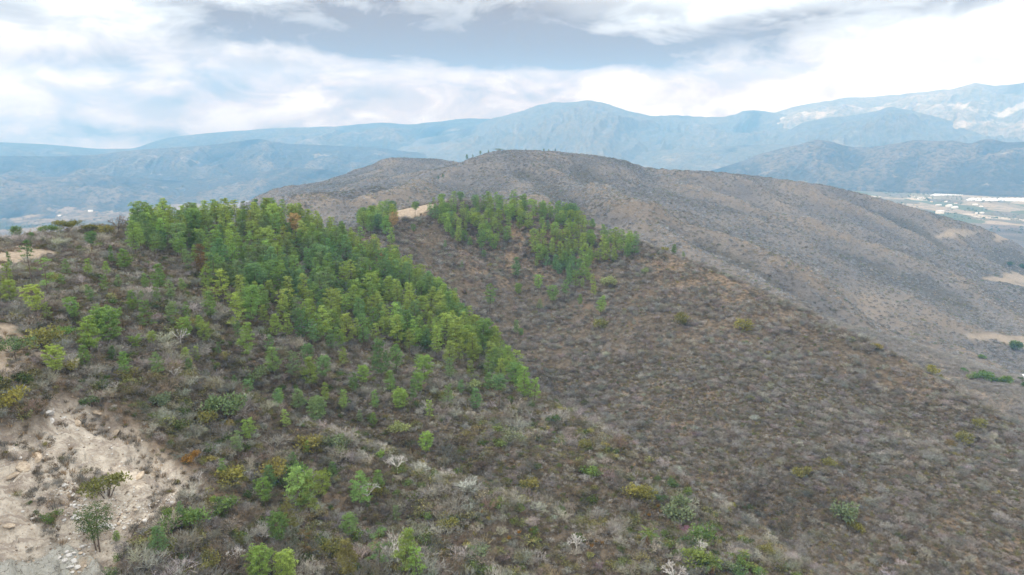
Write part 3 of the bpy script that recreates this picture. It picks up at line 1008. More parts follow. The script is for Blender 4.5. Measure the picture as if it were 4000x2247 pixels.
def grass_geo(seed, n=46, H=0.9, R=0.5):
    r = np.random.default_rng(seed)
    g = Geo()
    for _ in range(n):
        a, q = r.random() * 6.283, math.sqrt(r.random()) * R
        p = np.array([math.cos(a) * q, math.sin(a) * q, -0.1])
        g.blade(p, UP * 1.2 + np.array([math.cos(a), math.sin(a), 0]) * 0.5 * q / R + r.normal(size=3) * 0.25, H * (0.6 + 0.6 * r.random()), 0.075, r.random(), r)
    return g


def dome_geo(seed, R=1.7, H=1.6, n=74):
    """Scrub seen from half a mile and more: a low dome of coarse sprays."""
    r = np.random.default_rng(seed)
    g = Geo()
    for _ in range(n):
        o = unit(r.normal(size=3))
        o[2] = abs(o[2])
        p = o * np.array([R, R, H * 0.8]) * (0.55 + 0.45 * r.random())
        g.blade(p, o + UP * 0.4 + r.normal(size=3) * 0.8, 0.62, 0.26, r.random(), r)
    return g


# ------------------------------------------------------------------ scattering with geometry nodes (the uncountable scrub)
def scatter(name, pts_, scale, rotz, idx, tint, protos, tilt=None, **props):
    pts_ = np.asarray(pts_, np.float32)
    n = len(pts_)
    me = bpy.data.meshes.new(name)
    me.vertices.add(n)
    me.vertices.foreach_set('co', pts_.ravel())
    a = me.attributes.new('pscale', 'FLOAT_VECTOR', 'POINT')
    a.data.foreach_set('vector', np.asarray(scale, np.float32).ravel())
    a = me.attributes.new('prot', 'FLOAT_VECTOR', 'POINT')
    rv = np.zeros((n, 3), np.float32)
    if tilt is not None:
        rv[:, :2] = tilt
    rv[:, 2] = rotz
    a.data.foreach_set('vector', rv.ravel())
    a = me.attributes.new('idx', 'INT', 'POINT')
    a.data.foreach_set('value', np.asarray(idx, np.int32))
    a = me.attributes.new('tint', 'FLOAT_COLOR', 'POINT')
    a.data.foreach_set('color', np.c_[tint, np.ones(n)].astype(np.float32).ravel())
    c = bpy.data.collections.new(name + '_kinds')
    for i, mesh in enumerate(protos):
        c.objects.link(bpy.data.objects.new('%s_kind_%02d' % (name, i), mesh))
    ng = bpy.data.node_groups.new(name, 'GeometryNodeTree')
    ng.interface.new_socket('Geometry', in_out='INPUT', socket_type='NodeSocketGeometry')
    ng.interface.new_socket('Geometry', in_out='OUTPUT', socket_type='NodeSocketGeometry')
    gi, go = ng.nodes.new('NodeGroupInput'), ng.nodes.new('NodeGroupOutput')
    ci = ng.nodes.new('GeometryNodeCollectionInfo')
    ci.inputs['Collection'].default_value = c
    ci.inputs['Separate Children'].default_value = True
    ci.inputs['Reset Children'].default_value = True
    ip = ng.nodes.new('GeometryNodeInstanceOnPoints')
    ip.inputs['Pick Instance'].default_value = True
    def nattr(nm, typ):
        q = ng.nodes.new('GeometryNodeInputNamedAttribute')
        q.data_type = typ
        q.inputs['Name'].default_value = nm
        return [o for o in q.outputs if o.enabled and o.name == 'Attribute'][0]
    L = ng.links.new
    L(gi.outputs[0], ip.inputs['Points'])
    L(ci.outputs[0], ip.inputs['Instance'])
    L(nattr('idx', 'INT'), ip.inputs['Instance Index'])
    L(nattr('prot', 'FLOAT_VECTOR'), ip.inputs['Rotation'])
    L(nattr('pscale', 'FLOAT_VECTOR'), ip.inputs['Scale'])
    L(ip.outputs[0], go.inputs[0])
    o = link(name, me, **props)
    md = o.modifiers.new('scatter', 'NODES')
    md.node_group = ng
    return o


T_RUN = np.maximum.accumulate(GZ / GR, axis=1)


def visible(x, y, z, h=7.0, mu=150, mv=190):
    """In the frame (with a margin for a step to the side) and not behind a hill."""
    u, v = proj(x, y, z)
    a, r = np.arctan2(x, y), np.hypot(x, y)
    ia = np.clip(((a - AZ[0]) / (AZ[1] - AZ[0])).round().astype(int), 0, len(AZ) - 1)
    ir = np.clip(((np.log(r) - LR[0]) / (LR[1] - LR[0])).astype(int) - 1, 0, len(LR) - 1)
    return (u > -mu) & (u < 2576 + mu) & (v > -50) & (v < 1447 + mv) & ((z + h) / r > T_RUN[ia, ir])


def sample_mask(m, x, y):
    a, r = np.arctan2(x, y), np.hypot(x, y)
    i = np.clip(((a - AZ[0]) / (AZ[1] - AZ[0])).round().astype(int), 0, len(AZ) - 1)
    j = np.clip(((np.log(r) - LR[0]) / (LR[1] - LR[0])).round().astype(int), 0, len(LR) - 1)
    return m[i, j]


BARE = np.maximum.reduce([m_quarry, m_slab, m_pads, m_field, m_track])


def polar_points(n, r0, r1, half=0.80):
    r = np.sqrt(RNG.random(n) * (r1 * r1 - r0 * r0) + r0 * r0)
    a = (RNG.random(n) * 2 - 1) * half
    return r * np.sin(a), r * np.cos(a)


GREY, PALE, BROWN = np.array((0.240, 0.232, 0.214)), np.array((0.265, 0.262, 0.248)), np.array((0.152, 0.131, 0.102))
OLIVE, TAN, GREEN, YELLOW = np.array((0.150, 0.148, 0.068)), np.array((0.29, 0.22, 0.145)), np.array((0.10, 0.14, 0.05)), np.array((0.215, 0.20, 0.075))
PAL = np.array([GREY, PALE, BROWN, OLIVE, TAN, GREEN, YELLOW])


def pick(weights):
    """Row-wise weighted choice."""
    cw = np.cumsum(weights / weights.sum(1, keepdims=True), 1)
    return (RNG.random((len(weights), 1)) > cw).sum(1).clip(0, weights.shape[1] - 1)


twigs = [twig_geo(100 + i, R=1.5 + 0.25 * (i % 3), H=1.9 + 0.3 * (i % 4), stems=6 + i % 3, depth=3, fork=4, w0=0.065) for i in range(5)]
tw_meshes = [g.mesh('scrub_twigs', M_twig_i) for g in twigs]
leafy = [leafy_geo(200 + i, R=1.2 + 0.2 * i, H=1.5 + 0.2 * i, n=300) for i in range(3)]
def joined(gs):
    J = Geo()
    for g in gs:
        k = len(J.v)
        J.v += g.v
        J.s += g.s
        J.q += [tuple(i + k for i in q) for q in g.q]
        J.t += [tuple(i + k for i in q) for q in g.t]
    return J
lf_meshes = [joined(p).mesh('scrub_leaves', M_twig_i) for p in leafy]
semi = [twig_geo(150 + i, R=1.5, H=1.8, stems=6, depth=2, fork=3, leaves=4, leaf=0.2) for i in range(3)]
sm_meshes = [g.mesh('scrub_half_leafy', M_twig_i) for g in semi]
gr_meshes = [grass_geo(300 + i).mesh('scrub_grass', M_twig_i) for i in range(3)]
dm_meshes = [dome_geo(400 + i).mesh('scrub_far', M_twig_i) for i in range(4)]

# near scrub: left hill, gully and second hill
x, y = polar_points(135000, 96, 660)
z = zat(x, y)
gap_ = fbm(x / 14 + 3, y / 14, 3)
keep = visible(x, y, z, 6) & (sample_mask(BARE, x, y) < 0.35) & (RNG.random(len(x)) < np.where(gap_ < -0.16, 0.30, 1.0))
x, y, z = x[keep], y[keep], z[keep]
r = np.hypot(x, y)
u, v = proj(x, y, z)
n1_, n2_, n3_ = fbm(x / 45, y / 45, 4), fbm(x / 18 + 40, y / 18, 3), fbm(x / 80 + 7, y / 80 - 3, 3)
hillA = (in_poly(u, v, [(-400,560),(900,560),(1000,690),(1130,790),(1220,890),(1300,960),(1500,1085),(1700,1200),(1900,1340),(2080,1500),(2100,1700),(-400,1700)]) & (r < 372)).astype(float)
green_side = hillA * sstep(v, 950, 1150)
crest_, hollow_ = sample_mask(crest_m, x, y), sample_mask(hollow_m, x, y)
wts = np.stack([
    0.42 + 0.25 * (1 - hillA) + 0.5 * n1_.clip(0),
    0.05 + 0.15 * hillA * n2_.clip(0) + 0.05 * green_side + 0.25 * crest_,
    0.30 + 0.6 * (-n1_).clip(0) + 0.5 * hollow_,
    0.05 + 0.20 * hillA + 0.35 * hillA * n3_.clip(0) + 0.25 * crest_,
    0.05 + 0.35 * (1 - hillA) * (n3_ - 0.05).clip(0) + 0.20 * hillA * (1 - sstep(v, 650, 1150)) * (1 - sstep(u, 250, 750)),
    0.012 + 0.11 * green_side + 0.06 * hillA,
    0.010 + 0.035 * green_side], 1).clip(0.001)
kind = pick(wts)
tint = PAL[kind] * (1 + 0.22 * RNG.normal(size=(len(x), 1))).clip(0.55, 1.6) * (1 + 0.05 * RNG.normal(size=(len(x), 3)))
tint = tint * np.where(hillA[:, None] > 0.5, [[1.05, 1.05, 1.0]], [[0.93, 0.93, 0.94]])
tint = tint * (1 - 0.32 * hollow_[:, None]) * (1 + 0.12 * crest_[:, None])  # shade of the hollows put into the scrub colour; crests lighter
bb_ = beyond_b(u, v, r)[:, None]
tint = tint * (1 - bb_) + (0.4 * tint + 0.6 * np.array([[0.285, 0.275, 0.265]])) * bb_  # paler past the crest: distance haze put into the scrub colour
base_idx = np.array([0, 0, 0, 8, 11, 5, 5])[kind]
span = np.array([5, 5, 5, 3, 3, 3, 3])[kind]
idx = base_idx + (RNG.random(len(x)) * span).astype(int)
idx = np.where((kind == 2) & (RNG.random(len(x)) < 0.45), 8 + (RNG.random(len(x)) * 3).astype(int), idx)
size = (0.66 + 1.05 * RNG.random(len(x)) ** 2.6) * (0.95 + 0.35 * n2_)
size = np.where(kind == 4, size * 1.25, size) * (0.80 + 0.20 * hillA)
sc = size[:, None] * np.stack([1 + 0.2 * RNG.normal(size=len(x)), np.ones(len(x)), 0.85 + 0.2 * RNG.random(len(x))], 1).clip(0.6, 1.5)
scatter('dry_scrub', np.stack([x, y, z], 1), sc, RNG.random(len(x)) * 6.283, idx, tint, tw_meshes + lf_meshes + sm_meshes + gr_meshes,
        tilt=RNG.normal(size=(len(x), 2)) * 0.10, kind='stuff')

# low undergrowth and litter between the shrubs, near slopes only
x, y = polar_points(95000, 98, 345)
z = zat(x, y)
keep = visible(x, y, z, 2, 60, 60) & (sample_mask(BARE, x, y) < 0.4)
x, y, z = x[keep], y[keep], z[keep]
kk = pick(np.tile([[0.24, 0.05, 0.46, 0.11, 0.12, 0.015, 0.01]], (len(x), 1)))
idx = np.where(kk == 4, 11, np.where(RNG.random(len(x)) < 0.55, 8, 11)) + (RNG.random(len(x)) * 3).astype(int)
tint = PAL[kk] * (1 + 0.25 * RNG.normal(size=(len(x), 1))).clip(0.5, 1.6)
sc = (0.38 + 0.30 * RNG.random(len(x)))[:, None] * np.where(idx >= 11, 1.5, 1.0)[:, None] * np.ones((1, 3))
scatter('undergrowth', np.stack([x, y, z], 1), sc, RNG.random(len(x)) * 6.283, idx, tint, tw_meshes + lf_meshes + sm_meshes + gr_meshes, tilt=RNG.normal(size=(len(x), 2)) * 0.12, kind='stuff')

# weeds and dead grass inside the cut and round the clearings
x, y = polar_points(90000, 100, 330, 0.80)
mk = sample_mask(np.maximum(m_quarry * (1 - m_slab), m_pads * 0.6), x, y)
z = zat(x, y)
nn = fbm(x / 9, y / 9, 4)
keep = visible(x, y, z, 3) & (mk > 0.05) & (nn > 0.02 + 0.20 * (sample_mask(m_pads, x, y) > 0.5)) & (RNG.random(len(x)) < 0.95)
x, y, z = x[keep], y[keep], z[keep]
kk = pick(np.tile([[0.30, 0.05, 0.33, 0.03, 0.42, 0.015, 0.02]], (len(x), 1)))
idx = np.where(kk == 4, 11, np.where(kk >= 5, 5, np.where(RNG.random(len(x)) < 0.5, 11, 0))) + (RNG.random(len(x)) * 3).astype(int)
tint = PAL[kk] * (1 + 0.2 * RNG.normal(size=(len(x), 1))).clip(0.6, 1.5)
sc = ((0.35 + 0.45 * RNG.random(len(x)))[:, None] * np.where(idx >= 11, 1.6, 0.75)[:, None]) * np.ones((1, 3))
scatter('dead_weeds', np.stack([x, y, z], 1), sc, RNG.random(len(x)) * 6.283, idx, tint, tw_meshes + lf_meshes + sm_meshes + gr_meshes,
        tilt=RNG.normal(size=(len(x), 2)) * 0.12, kind='stuff')

# far scrub on the big hill and its skirts
x, y = polar_points(330000, 640, 2150, 0.74)
z = zat(x, y)
thin = 0.45 + 0.55 * sstep(fbm(x / 110, y / 110, 4), -0.35, 0.25)
keep = visible(x, y, z, 8, 60, 20) & (sample_mask(BARE, x, y) < 0.3) & (RNG.random(len(x)) < thin)
x, y, z = x[keep], y[keep], z[keep]
r = np.hypot(x, y)
n1_, n2_ = fbm(x / 120, y / 120, 4) + 0.7 * sample_mask(rid_m, x, y), fbm(x / 40 + 40, y / 40, 3)
wts = np.stack([0.48 + 0.3 * n1_, 0.04 + 0 * r, 0.34 - 0.3 * n1_, 0.09 + 0.4 * n2_.clip(0) * (n1_ < 0), 0.04 + 0.18 * n1_.clip(0), 0.012 + 0 * r, 0.004 + 0 * r], 1).clip(0.002)
kk = pick(wts)
tint = PAL[kk] * (1 + 0.2 * RNG.normal(size=(len(x), 1))).clip(0.65, 1.45) * np.array([[1.01, 1.08, 1.24]]) * (1 + 0.16 * sample_mask(rid_m, x, y))[:, None]  # bluish factor puts distance haze into the scrub colour; gully contrast too
sc = (0.55 + 0.85 * RNG.random(len(x)) ** 2.2)[:, None] * np.stack([1 + 0.3 * RNG.random(len(x)), np.ones(len(x)), 0.8 + 0.5 * RNG.random(len(x))], 1)
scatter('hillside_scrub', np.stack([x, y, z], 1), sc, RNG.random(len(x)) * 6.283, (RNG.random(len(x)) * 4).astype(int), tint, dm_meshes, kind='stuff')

# trees and hedges dotted over the valley floor
x, y = polar_points(26000, 900, 6200, 0.74)
a_, r = np.arctan2(x, y), np.hypot(x, y)
z = np.where(r < 3150, zat(x, y), 0)
sel = r >= 3150
z[sel] = height(a_[sel][None], r[sel][None])[0]
flat_ = z < -285
cl = fbm(x / 260, y / 260, 4)
keep = visible(x, y, z, 10, 60, 20) & flat_ & (cl > -0.02) & (sample_mask(BARE, x, y) * (r < 3000) < 0.3)
x, y, z, cl = x[keep], y[keep], z[keep], cl[keep]
sc = ((1.1 + 2.2 * RNG.random(len(x)) ** 2.5) * (0.8 + 0.5 * (np.hypot(x, y) > 2500)))[:, None] * np.array([[1, 1, 1.25]])
tint = np.where((RNG.random(len(x)) < 0.5 + cl)[:, None], np.array([[0.05, 0.085, 0.035]]), np.array([[0.13, 0.125, 0.09]])) * (1 + 0.25 * RNG.normal(size=(len(x), 1))).clip(0.5, 1.6)
scatter('valley_trees', np.stack([x, y, z], 1), sc, RNG.random(len(x)) * 6.283, (RNG.random(len(x)) * 4).astype(int), tint, dm_meshes, kind='stuff')


# ------------------------------------------------------------------ labels that single things out
LAND = []            # (x, y, short name) of things named on their own
USED = {}


def landmark(x, y, name):
    LAND.append((x, y, name))


def relate(x, y):
    """Landmarks near a point, nearest first, with where the point lies as seen from the camera."""
    r = math.hypot(x, y)
    rx, ry = y / r, -x / r                        # unit vector to the right; (x/r, y/r) leads away
    out_ = []
    for lx, ly, nm in LAND:
        ddx, ddy = x - lx, y - ly
        d = math.hypot(ddx, ddy)
        if d < 0.3:
            continue
        side, away = ddx * rx + ddy * ry, (ddx * x + ddy * y) / r
        if abs(side) > abs(away) * 0.8:
            rel = 'to the right of' if side > 0 else 'to the left of'
        else:
            rel = 'behind' if away > 0 else 'in front of'
        out_.append((d, rel, nm))
    out_.sort()
    return out_


def auto_label(look, x, y, tail=None):
    cands = relate(x, y)
    for pre in ('', 'small ', 'taller ', 'second '):
        for d, rel, nm in cands[:5]:
            L = '%s%s %s the %s' % (pre, look, rel, nm)
            if len(L.split()) <= 16 and L not in USED:
                USED[L] = 1
                return L
    return '%s %s' % (look, tail or 'on the hillside')


def set_props(o, label, cat, group=None):
    o['label'] = label
    o['category'] = cat
    if group:
        o['group'] = group


def empty(name, loc, rz=0.0, s=1.0, tilt=(0, 0)):
    o = bpy.data.objects.new(name, None)
    COL.objects.link(o)
    o.location = loc
    o.rotation_euler = (tilt[0], tilt[1], rz)
    o.scale = (s, s, s) if np.isscalar(s) else s
    return o


def px_per_m(x, y, z):
    return float(proj(x, y, z)[1] - proj(x, y, z + 1.0)[1])


HUES = {'blue-green': (0.074, 0.124, 0.056), 'dark green': (0.062, 0.100, 0.040), 'green': (0.084, 0.132, 0.043),
        'bright green': (0.106, 0.156, 0.044), 'yellow-green': (0.120, 0.156, 0.044), 'olive': (0.140, 0.138, 0.050),
        'rusty': (0.19, 0.14, 0.07), 'dull green': (0.084, 0.118, 0.055)}


def color_of(hue, k=0.07, gain=2.35):
    c = np.array(HUES[hue]) * (gain if 'green' in hue else 1.35 if hue == 'olive' else 1.05) * (1 + k * RNG.normal()) * (1 + 0.03 * RNG.normal(size=3))
    return (*c.clip(0.01, 1), 1)


PINE_POS = []


def put_pine(x, y, z, H, hue, form, label, group):
    H0, tm, cm = PINES[form][int(RNG.integers(len(PINES[form])))][:3]
    s = H / H0
    w_ = s * (0.92 + 0.2 * RNG.random())
    root = empty('pine_tree', (x, y, z), RNG.random() * 6.283, (w_, w_, s), tuple(RNG.normal(size=2) * 0.03))
    set_props(root, label, 'pine tree', group)
    link('trunk', tm, root)
    c = link('crown', cm, root)
    c.color = color_of(hue, 0.14)
    PINE_POS.append((x, y))
    return root


# pines that stand out: foot in the photo, height there, hue, form, where it stands
P1 = 'pines scattered over the left hill'
P2 = 'pines on the second hill'
PINE_LIST = [
 (46,607,38,'dark green','broad','on the left skyline beside the flat acacia',P1),
 (80,601,19,'green','broad','low on the left skyline next to a bigger pine',P1),
 (80,712,105,'dark green','two-tufted','with tall bare trunk below the upper clearing',P1),
 (28,684,50,'dark green','spindly','at the near edge of the upper clearing',P1),
 (232,648,62,'dark green','lollipop','on a bare trunk below the skyline acacias',P1),
 (283,673,56,'dark green','spindly','just left of a round dense pine',P1),
 (315,682,54,'green','broad','dense and rounded at the left foot of the big stand',P1),
 (120,745,96,'green','sparse','with pale tufts below the two-tufted pine',P1),
 (28,772,66,'yellow-green','round-topped','by the left frame edge above the lower clearing',P1),
 (95,805,86,'yellow-green','round-topped','leaning over the lower clearing',P1),
 (120,812,52,'yellow-green','ragged','small at the corner of the lower clearing',P1),
 (230,766,50,'dark green','cone-shaped','alone among grey scrub on the left hill',P1),
 (192,815,66,'green','round-topped','right of the lower clearing, standing by itself',P1),
 (275,870,92,'green','broad','in the three-tree clump right of the lower clearing',P1),
 (225,892,92,'yellow-green','broad','front tree of the clump right of the lower clearing',P1),
 (250,850,80,'green','ragged','rear tree of the clump right of the lower clearing',P1),
 (335,787,56,'green','cone-shaped','left one of a pair in open scrub',P1),
 (370,832,78,'green','ragged','right one of a pair in open scrub',P1),
 (345,895,46,'bright green','flat-topped','thin and open in dry scrub',P1),
 (283,906,36,'dark green','cone-shaped','small and dense above the quarry rim',P1),
 (400,955,68,'dull green','ragged','in flat layers above the quarry',P1),
 (460,738,38,'green','cone-shaped','small one at the stand\'s left fringe',P1),
 (520,738,68,'yellow-green','ragged','at the left fringe of the big stand',P1),
 (530,806,72,'green','cone-shaped','dense one below the big stand\'s left fringe',P1),
 (600,832,92,'yellow-green','ragged','tall at the front left of the big stand',P1),
 (622,910,94,'bright green','cone-shaped','full to the ground at the front of the big stand',P1),
 (690,944,70,'green','cone-shaped','pointed, in front of the big stand',P1),
 (740,962,76,'dull green','ragged','right of a pointed pine before the big stand',P1),
 (785,978,80,'yellow-green','cone-shaped','before the big stand at its middle',P1),
 (812,962,66,'blue-green','round-topped','behind a yellow-green pine before the big stand',P1),
 (917,975,54,'bright green','round-topped','vivid, over reddish ground before the stand',P1),
 (960,955,98,'dark green','cone-shaped','dense tall cone standing clear of the stand',P1),
 (1000,950,84,'green','narrow','right of the dense dark cone',P1),
 (1068,972,74,'bright green','round-topped','fresh tufted, right below the big stand',P1),
 (1130,960,60,'dull green','narrow','thin one below the big stand\'s right part',P1),
 (1187,958,52,'yellow-green','ragged','small near the spur tip',P1),
 (1228,964,64,'green','narrow','left one of two near the spur tip',P1),
 (1260,964,62,'yellow-green','narrow','right one of two near the spur tip',P1),
 (1257,1028,78,'blue-green','lollipop','umbrella crown on two bare stems at the spur foot',P1),
 (1318,1008,84,'bright green','cone-shaped','tallest at the very tip of the spur',P1),
 (1345,1014,62,'bright green','ragged','last one at the right end of the spur',P1),
 (1300,985,70,'green','round-topped','just behind the tip of the spur',P1),
 (708,1032,56,'green','narrow','upper one of two in the dark hollow',P1),
 (721,1080,52,'bright green','ragged','lower one of two in the dark hollow',P1),
 (753,1034,54,'dull green','broad','pale and loose in the dark hollow',P1),
 (821,1020,58,'yellow-green','narrow','slim, above the middle scrub',P1),
 (806,1062,64,'green','ragged','loose one below the slim yellow-green pine',P1),
 (866,1038,58,'bright green','narrow','bright spire right of the slim pines',P1),
 (945,1037,54,'green','narrow','slim one right of the bright spire',P1),
 (1010,1032,52,'bright green','broad','wide crown beside the thin dark pine',P1),
 (1040,1027,72,'dark green','spindly','thin dark spire beside a wide bright crown',P1),
 (1080,1054,48,'yellow-green','ragged','right of the thin dark spire',P1),
 (940,1074,36,'bright green','cone-shaped','tiny one in the open scrub',P1),
 (906,1074,42,'dull green','narrow','dull one left of a tiny pine',P1),
 (1072,1147,58,'bright green','round-topped','alone in the grey scrub at the middle',P1),
 (961,1164,26,'bright green','flat-topped','tiny and flat in the grey middle scrub',P1),
 (630,1119,62,'bright green','round-topped','alone right of the quarry',P1),
 (668,1280,74,'bright green','round-topped','left of the big foreground clump',P1),
 (757,1300,116,'green','round-topped','left tree of the big foreground clump',P1),
 (778,1310,104,'yellow-green','ragged','front tree of the big foreground clump',P1),
 (815,1265,80,'yellow-green','round-topped','yellow tree at the rear of the foreground clump',P1),
 (735,1352,92,'olive','ragged','brownish, below the big foreground clump',P1),
 (905,1290,98,'green','ragged','loose tall one right of the foreground clump',P1),
 (703,1378,86,'green','round-topped','on a thin dark stem below the foreground clump',P1),
 (880,1358,60,'green','round-topped','compact one in the lower scrub',P1),
 (957,1440,108,'dark green','sparse','dark and open near the bottom edge',P1),
 (1018,1458,118,'yellow-green','cone-shaped','tall bright one near the bottom edge',P1),
 (1052,1475,92,'bright green','ragged','right of the tall bright one at the bottom',P1),
 (880,1462,104,'olive','cone-shaped','drab one left of the dark open pine',P1),
 (772,1404,74,'rusty','sparse','half dead and brown in the lower scrub',P1),
 (655,1490,86,'bright green','broad','cut by the bottom edge, left one',P1),
 (718,1488,78,'yellow-green','broad','cut by the bottom edge, yellow one',P1),
 (605,1388,46,'olive','narrow','small column in the lower left scrub',P1),
 (294,1364,30,'bright green','cone-shaped','young tuft on the bank beside the quarry',P1),
 (537,1281,30,'bright green','lollipop','young tufted one right of the quarry',P1),
 (1491,570,26,'green','broad','on the second hill\'s crest, right of the trees',P2),
 (1694,637,26,'green','broad','round one alone on the right crest',P2),
 (1719,645,19,'green','cone-shaped','small companion of the round crest pine',P2),
 (1510,794,50,'bright green','cone-shaped','lowest right of the second hill\'s pines',P2),
 (1459,770,30,'green','cone-shaped','small one low on the second hill',P2),
 (1391,770,50,'green','round-topped','lower left of the second hill\'s right grove',P2),
 (1420,757,52,'green','narrow','below the second hill\'s right grove',P2),
 (1354,738,46,'bright green','round-topped','between the two groves of the second hill',P2),
 (1298,702,54,'blue-green','cone-shaped','alone mid-slope on the second hill',P2),
 (1493,757,46,'yellow-green','narrow','at the foot of the right grove',P2),
 (1232,790,76,'green','narrow','tall and alone in the gully\'s grey scrub',P2),
 (1299,848,40,'green','narrow','small one in the gully\'s grey scrub',P2),
 (1311,863,20,'green','broad','tiny one beside the small gully pine',P2),
 (1357,785,32,'dull green','ragged','faint one below the second hill\'s groves',P2),
 (1304,742,28,'bright green','broad','little one under the lone mid-slope pine',P2),
 (1045,552,42,'green','lollipop','in front of the bare patch on the second crest',P2),
 (1140,532,50,'green','narrow','tallest on the second crest beside the bare patch',P2),
 (1108,530,40,'green','lollipop','just left of the tallest crest pine',P2),
 (1160,528,44,'blue-green','lollipop','just right of the tallest crest pine',P2),
 (935,585,50,'bright green','round-topped','in the small saddle clump, left one',P2),
 (968,600,56,'green','cone-shaped','in the small saddle clump, front one',P2),
 (950,572,44,'green','narrow','in the small saddle clump, rear one',P2),
 (985,625,52,'bright green','narrow','below the small saddle clump',P2),
 (880,600,14,'dark green','broad','tiny dark ball in the saddle',P2),
]
for u, v, hp, hue, form, where, grp in PINE_LIST:
    far_ = grp == P2
    x, y, z, r = ground(u, min(v, 1470) if not far_ else v, rmin=385 if far_ else 90, rmax=640 if far_ else 372)
    H = min(hp / px_per_m(x, y, z), 19)
    put_pine(x, y, z - 0.15, H, hue, form, '%s %s pine %s' % (hue, form, where), grp)
    landmark(x, y, '%s %s pine' % (hue, form))
    USED['%s %s pine %s' % (hue, form, where)] = 1


def poisson(n_try, r0, r1, test, dmin, h=6):
    x, y = polar_points(n_try, r0, r1, 0.72)
    z = zat(x, y)
    u, v = proj(x, y, z)
    ok = test(u, v, np.hypot(x, y)) & visible(x, y, z, h)
    kept = list(PINE_POS)
    res = []
    for i in np.nonzero(ok)[0]:
        dm = dmin * (0.8 + 0.5 * RNG.random())
        if all((x[i] - a) ** 2 + (y[i] - b) ** 2 > dm * dm for a, b in kept):
            kept.append((x[i], y[i]))
            res.append((x[i], y[i], z[i], u[i], v[i]))
    return res


STAND = [(338,650),(340,585),(450,572),(720,566),(870,600),(1000,682),(1135,785),(1228,885),(1312,960),(1300,985),(1230,945),(1130,930),(1060,905),(985,890),(930,885),(880,880),(830,905),(760,880),(690,860),(620,820),(560,770),(490,700),(430,660)]
GAP = [(545,585),(600,575),(640,640),(660,700),(600,660)]
HOLE = [(600,800),(680,760),(760,800),(840,850),(780,880),(680,850)]
GROVES = [[(1090,530),(1200,528),(1335,532),(1345,560),(1330,590),(1290,605),(1250,640),(1170,632),(1120,590),(1080,560)],
          [(1335,532),(1450,562),(1480,590),(1440,600),(1370,575)],
          [(1360,575),(1470,585),(1500,640),(1480,700),(1495,735),(1440,735),(1400,690),(1345,680),(1340,640)],
          [(1520,615),(1600,625),(1612,655),(1560,662),(1500,672),(1510,640)],
          [(905,570),(985,545),(1000,570),(975,600),(915,590)]]


def t_stand(u, v, r):
    g = in_poly(u, v, STAND) & (r < 372) & ~(in_poly(u, v, GAP) & (RNG.random(len(u)) < 0.75))
    return g & ~(in_poly(u, v, HOLE) & (RNG.random(len(u)) < 0.8))


def t_grove(u, v, r):
    g = np.zeros(u.shape, bool)
    for p in GROVES:
        g |= in_poly(u, v, p)
    return g & (r > 385) & (r < 600)


stand = poisson(60000, 215, 372, t_stand, 5.2)
grove = poisson(40000, 385, 600, t_grove, 4.9)
fringe = poisson(40000, 170, 330, lambda u, v, r: in_poly(u, v, [(420,700),(560,800),(640,880),(850,920),(1000,930),(1250,960),(1290,1020),(1100,1060),(850,1090),(680,1060),(560,960),(440,850),(360,740)]) & (r < 330), 9.5)
young = poisson(40000, 118, 270, lambda u, v, r: (in_poly(u, v, [(0,690),(300,690),(430,760),(560,900),(420,980),(140,960),(140,800),(0,790)]) | in_poly(u, v, [(520,1180),(700,1120),(960,1200),(1080,1440),(380,1440),(430,1340)])) & (r < 270) & (sample_mask(BARE, r * np.sin(ray(u, v)[0]), r * np.cos(ray(u, v)[0])) < 0.2), 8.5)
loose = poisson(4000, 380, 560, lambda u, v, r: in_poly(u, v, [(900,590),(1060,560),(1180,640),(1350,690),(1500,760),(1420,790),(1250,720),(1050,640)]) & (r > 380), 26)

wild = []
for kind_, lst in (('stand', stand), ('grove', grove), ('loose', loose), ('fringe', fringe), ('young', young)):
    for x, y, z, u, v in lst:
        k = fbm(np.array(x / 22), np.array(y / 22), 3)
        q = RNG.random()
        hue = 'blue-green' if k + 0.5 * (q - 0.5) > 0.33 else 'yellow-green' if k + 0.5 * (q - 0.5) < -0.20 else ['green', 'green', 'dark green', 'bright green', 'dull green'][int(RNG.integers(5))]
        if kind_ == 'stand' and v > 760 and RNG.random() < 0.25:
            hue = 'yellow-green'
        if RNG.random() < 0.008:
            hue = 'rusty'
        form = ['cone-shaped', 'narrow', 'ragged', 'round-topped', 'cone-shaped', 'narrow'][int(RNG.integers(6))] if kind_ != 'grove' else ['narrow', 'cone-shaped', 'ragged', 'round-topped'][int(RNG.integers(4))]
        H = (7.2 + 6.8 * RNG.random()) * {'stand': 1.0, 'grove': 1.12, 'loose': 0.68, 'fringe': 0.62, 'young': 0.52}[kind_]
        if kind_ == 'grove' and hue in ('dark green', 'dull green'):
            hue = 'bright green'
        wild.append((H * px_per_m(x, y, z), kind_, x, y, z, H, hue, form, u, v))
wild.sort(key=lambda a: -a[0])
N_OWN = 300 - len(PINE_LIST)


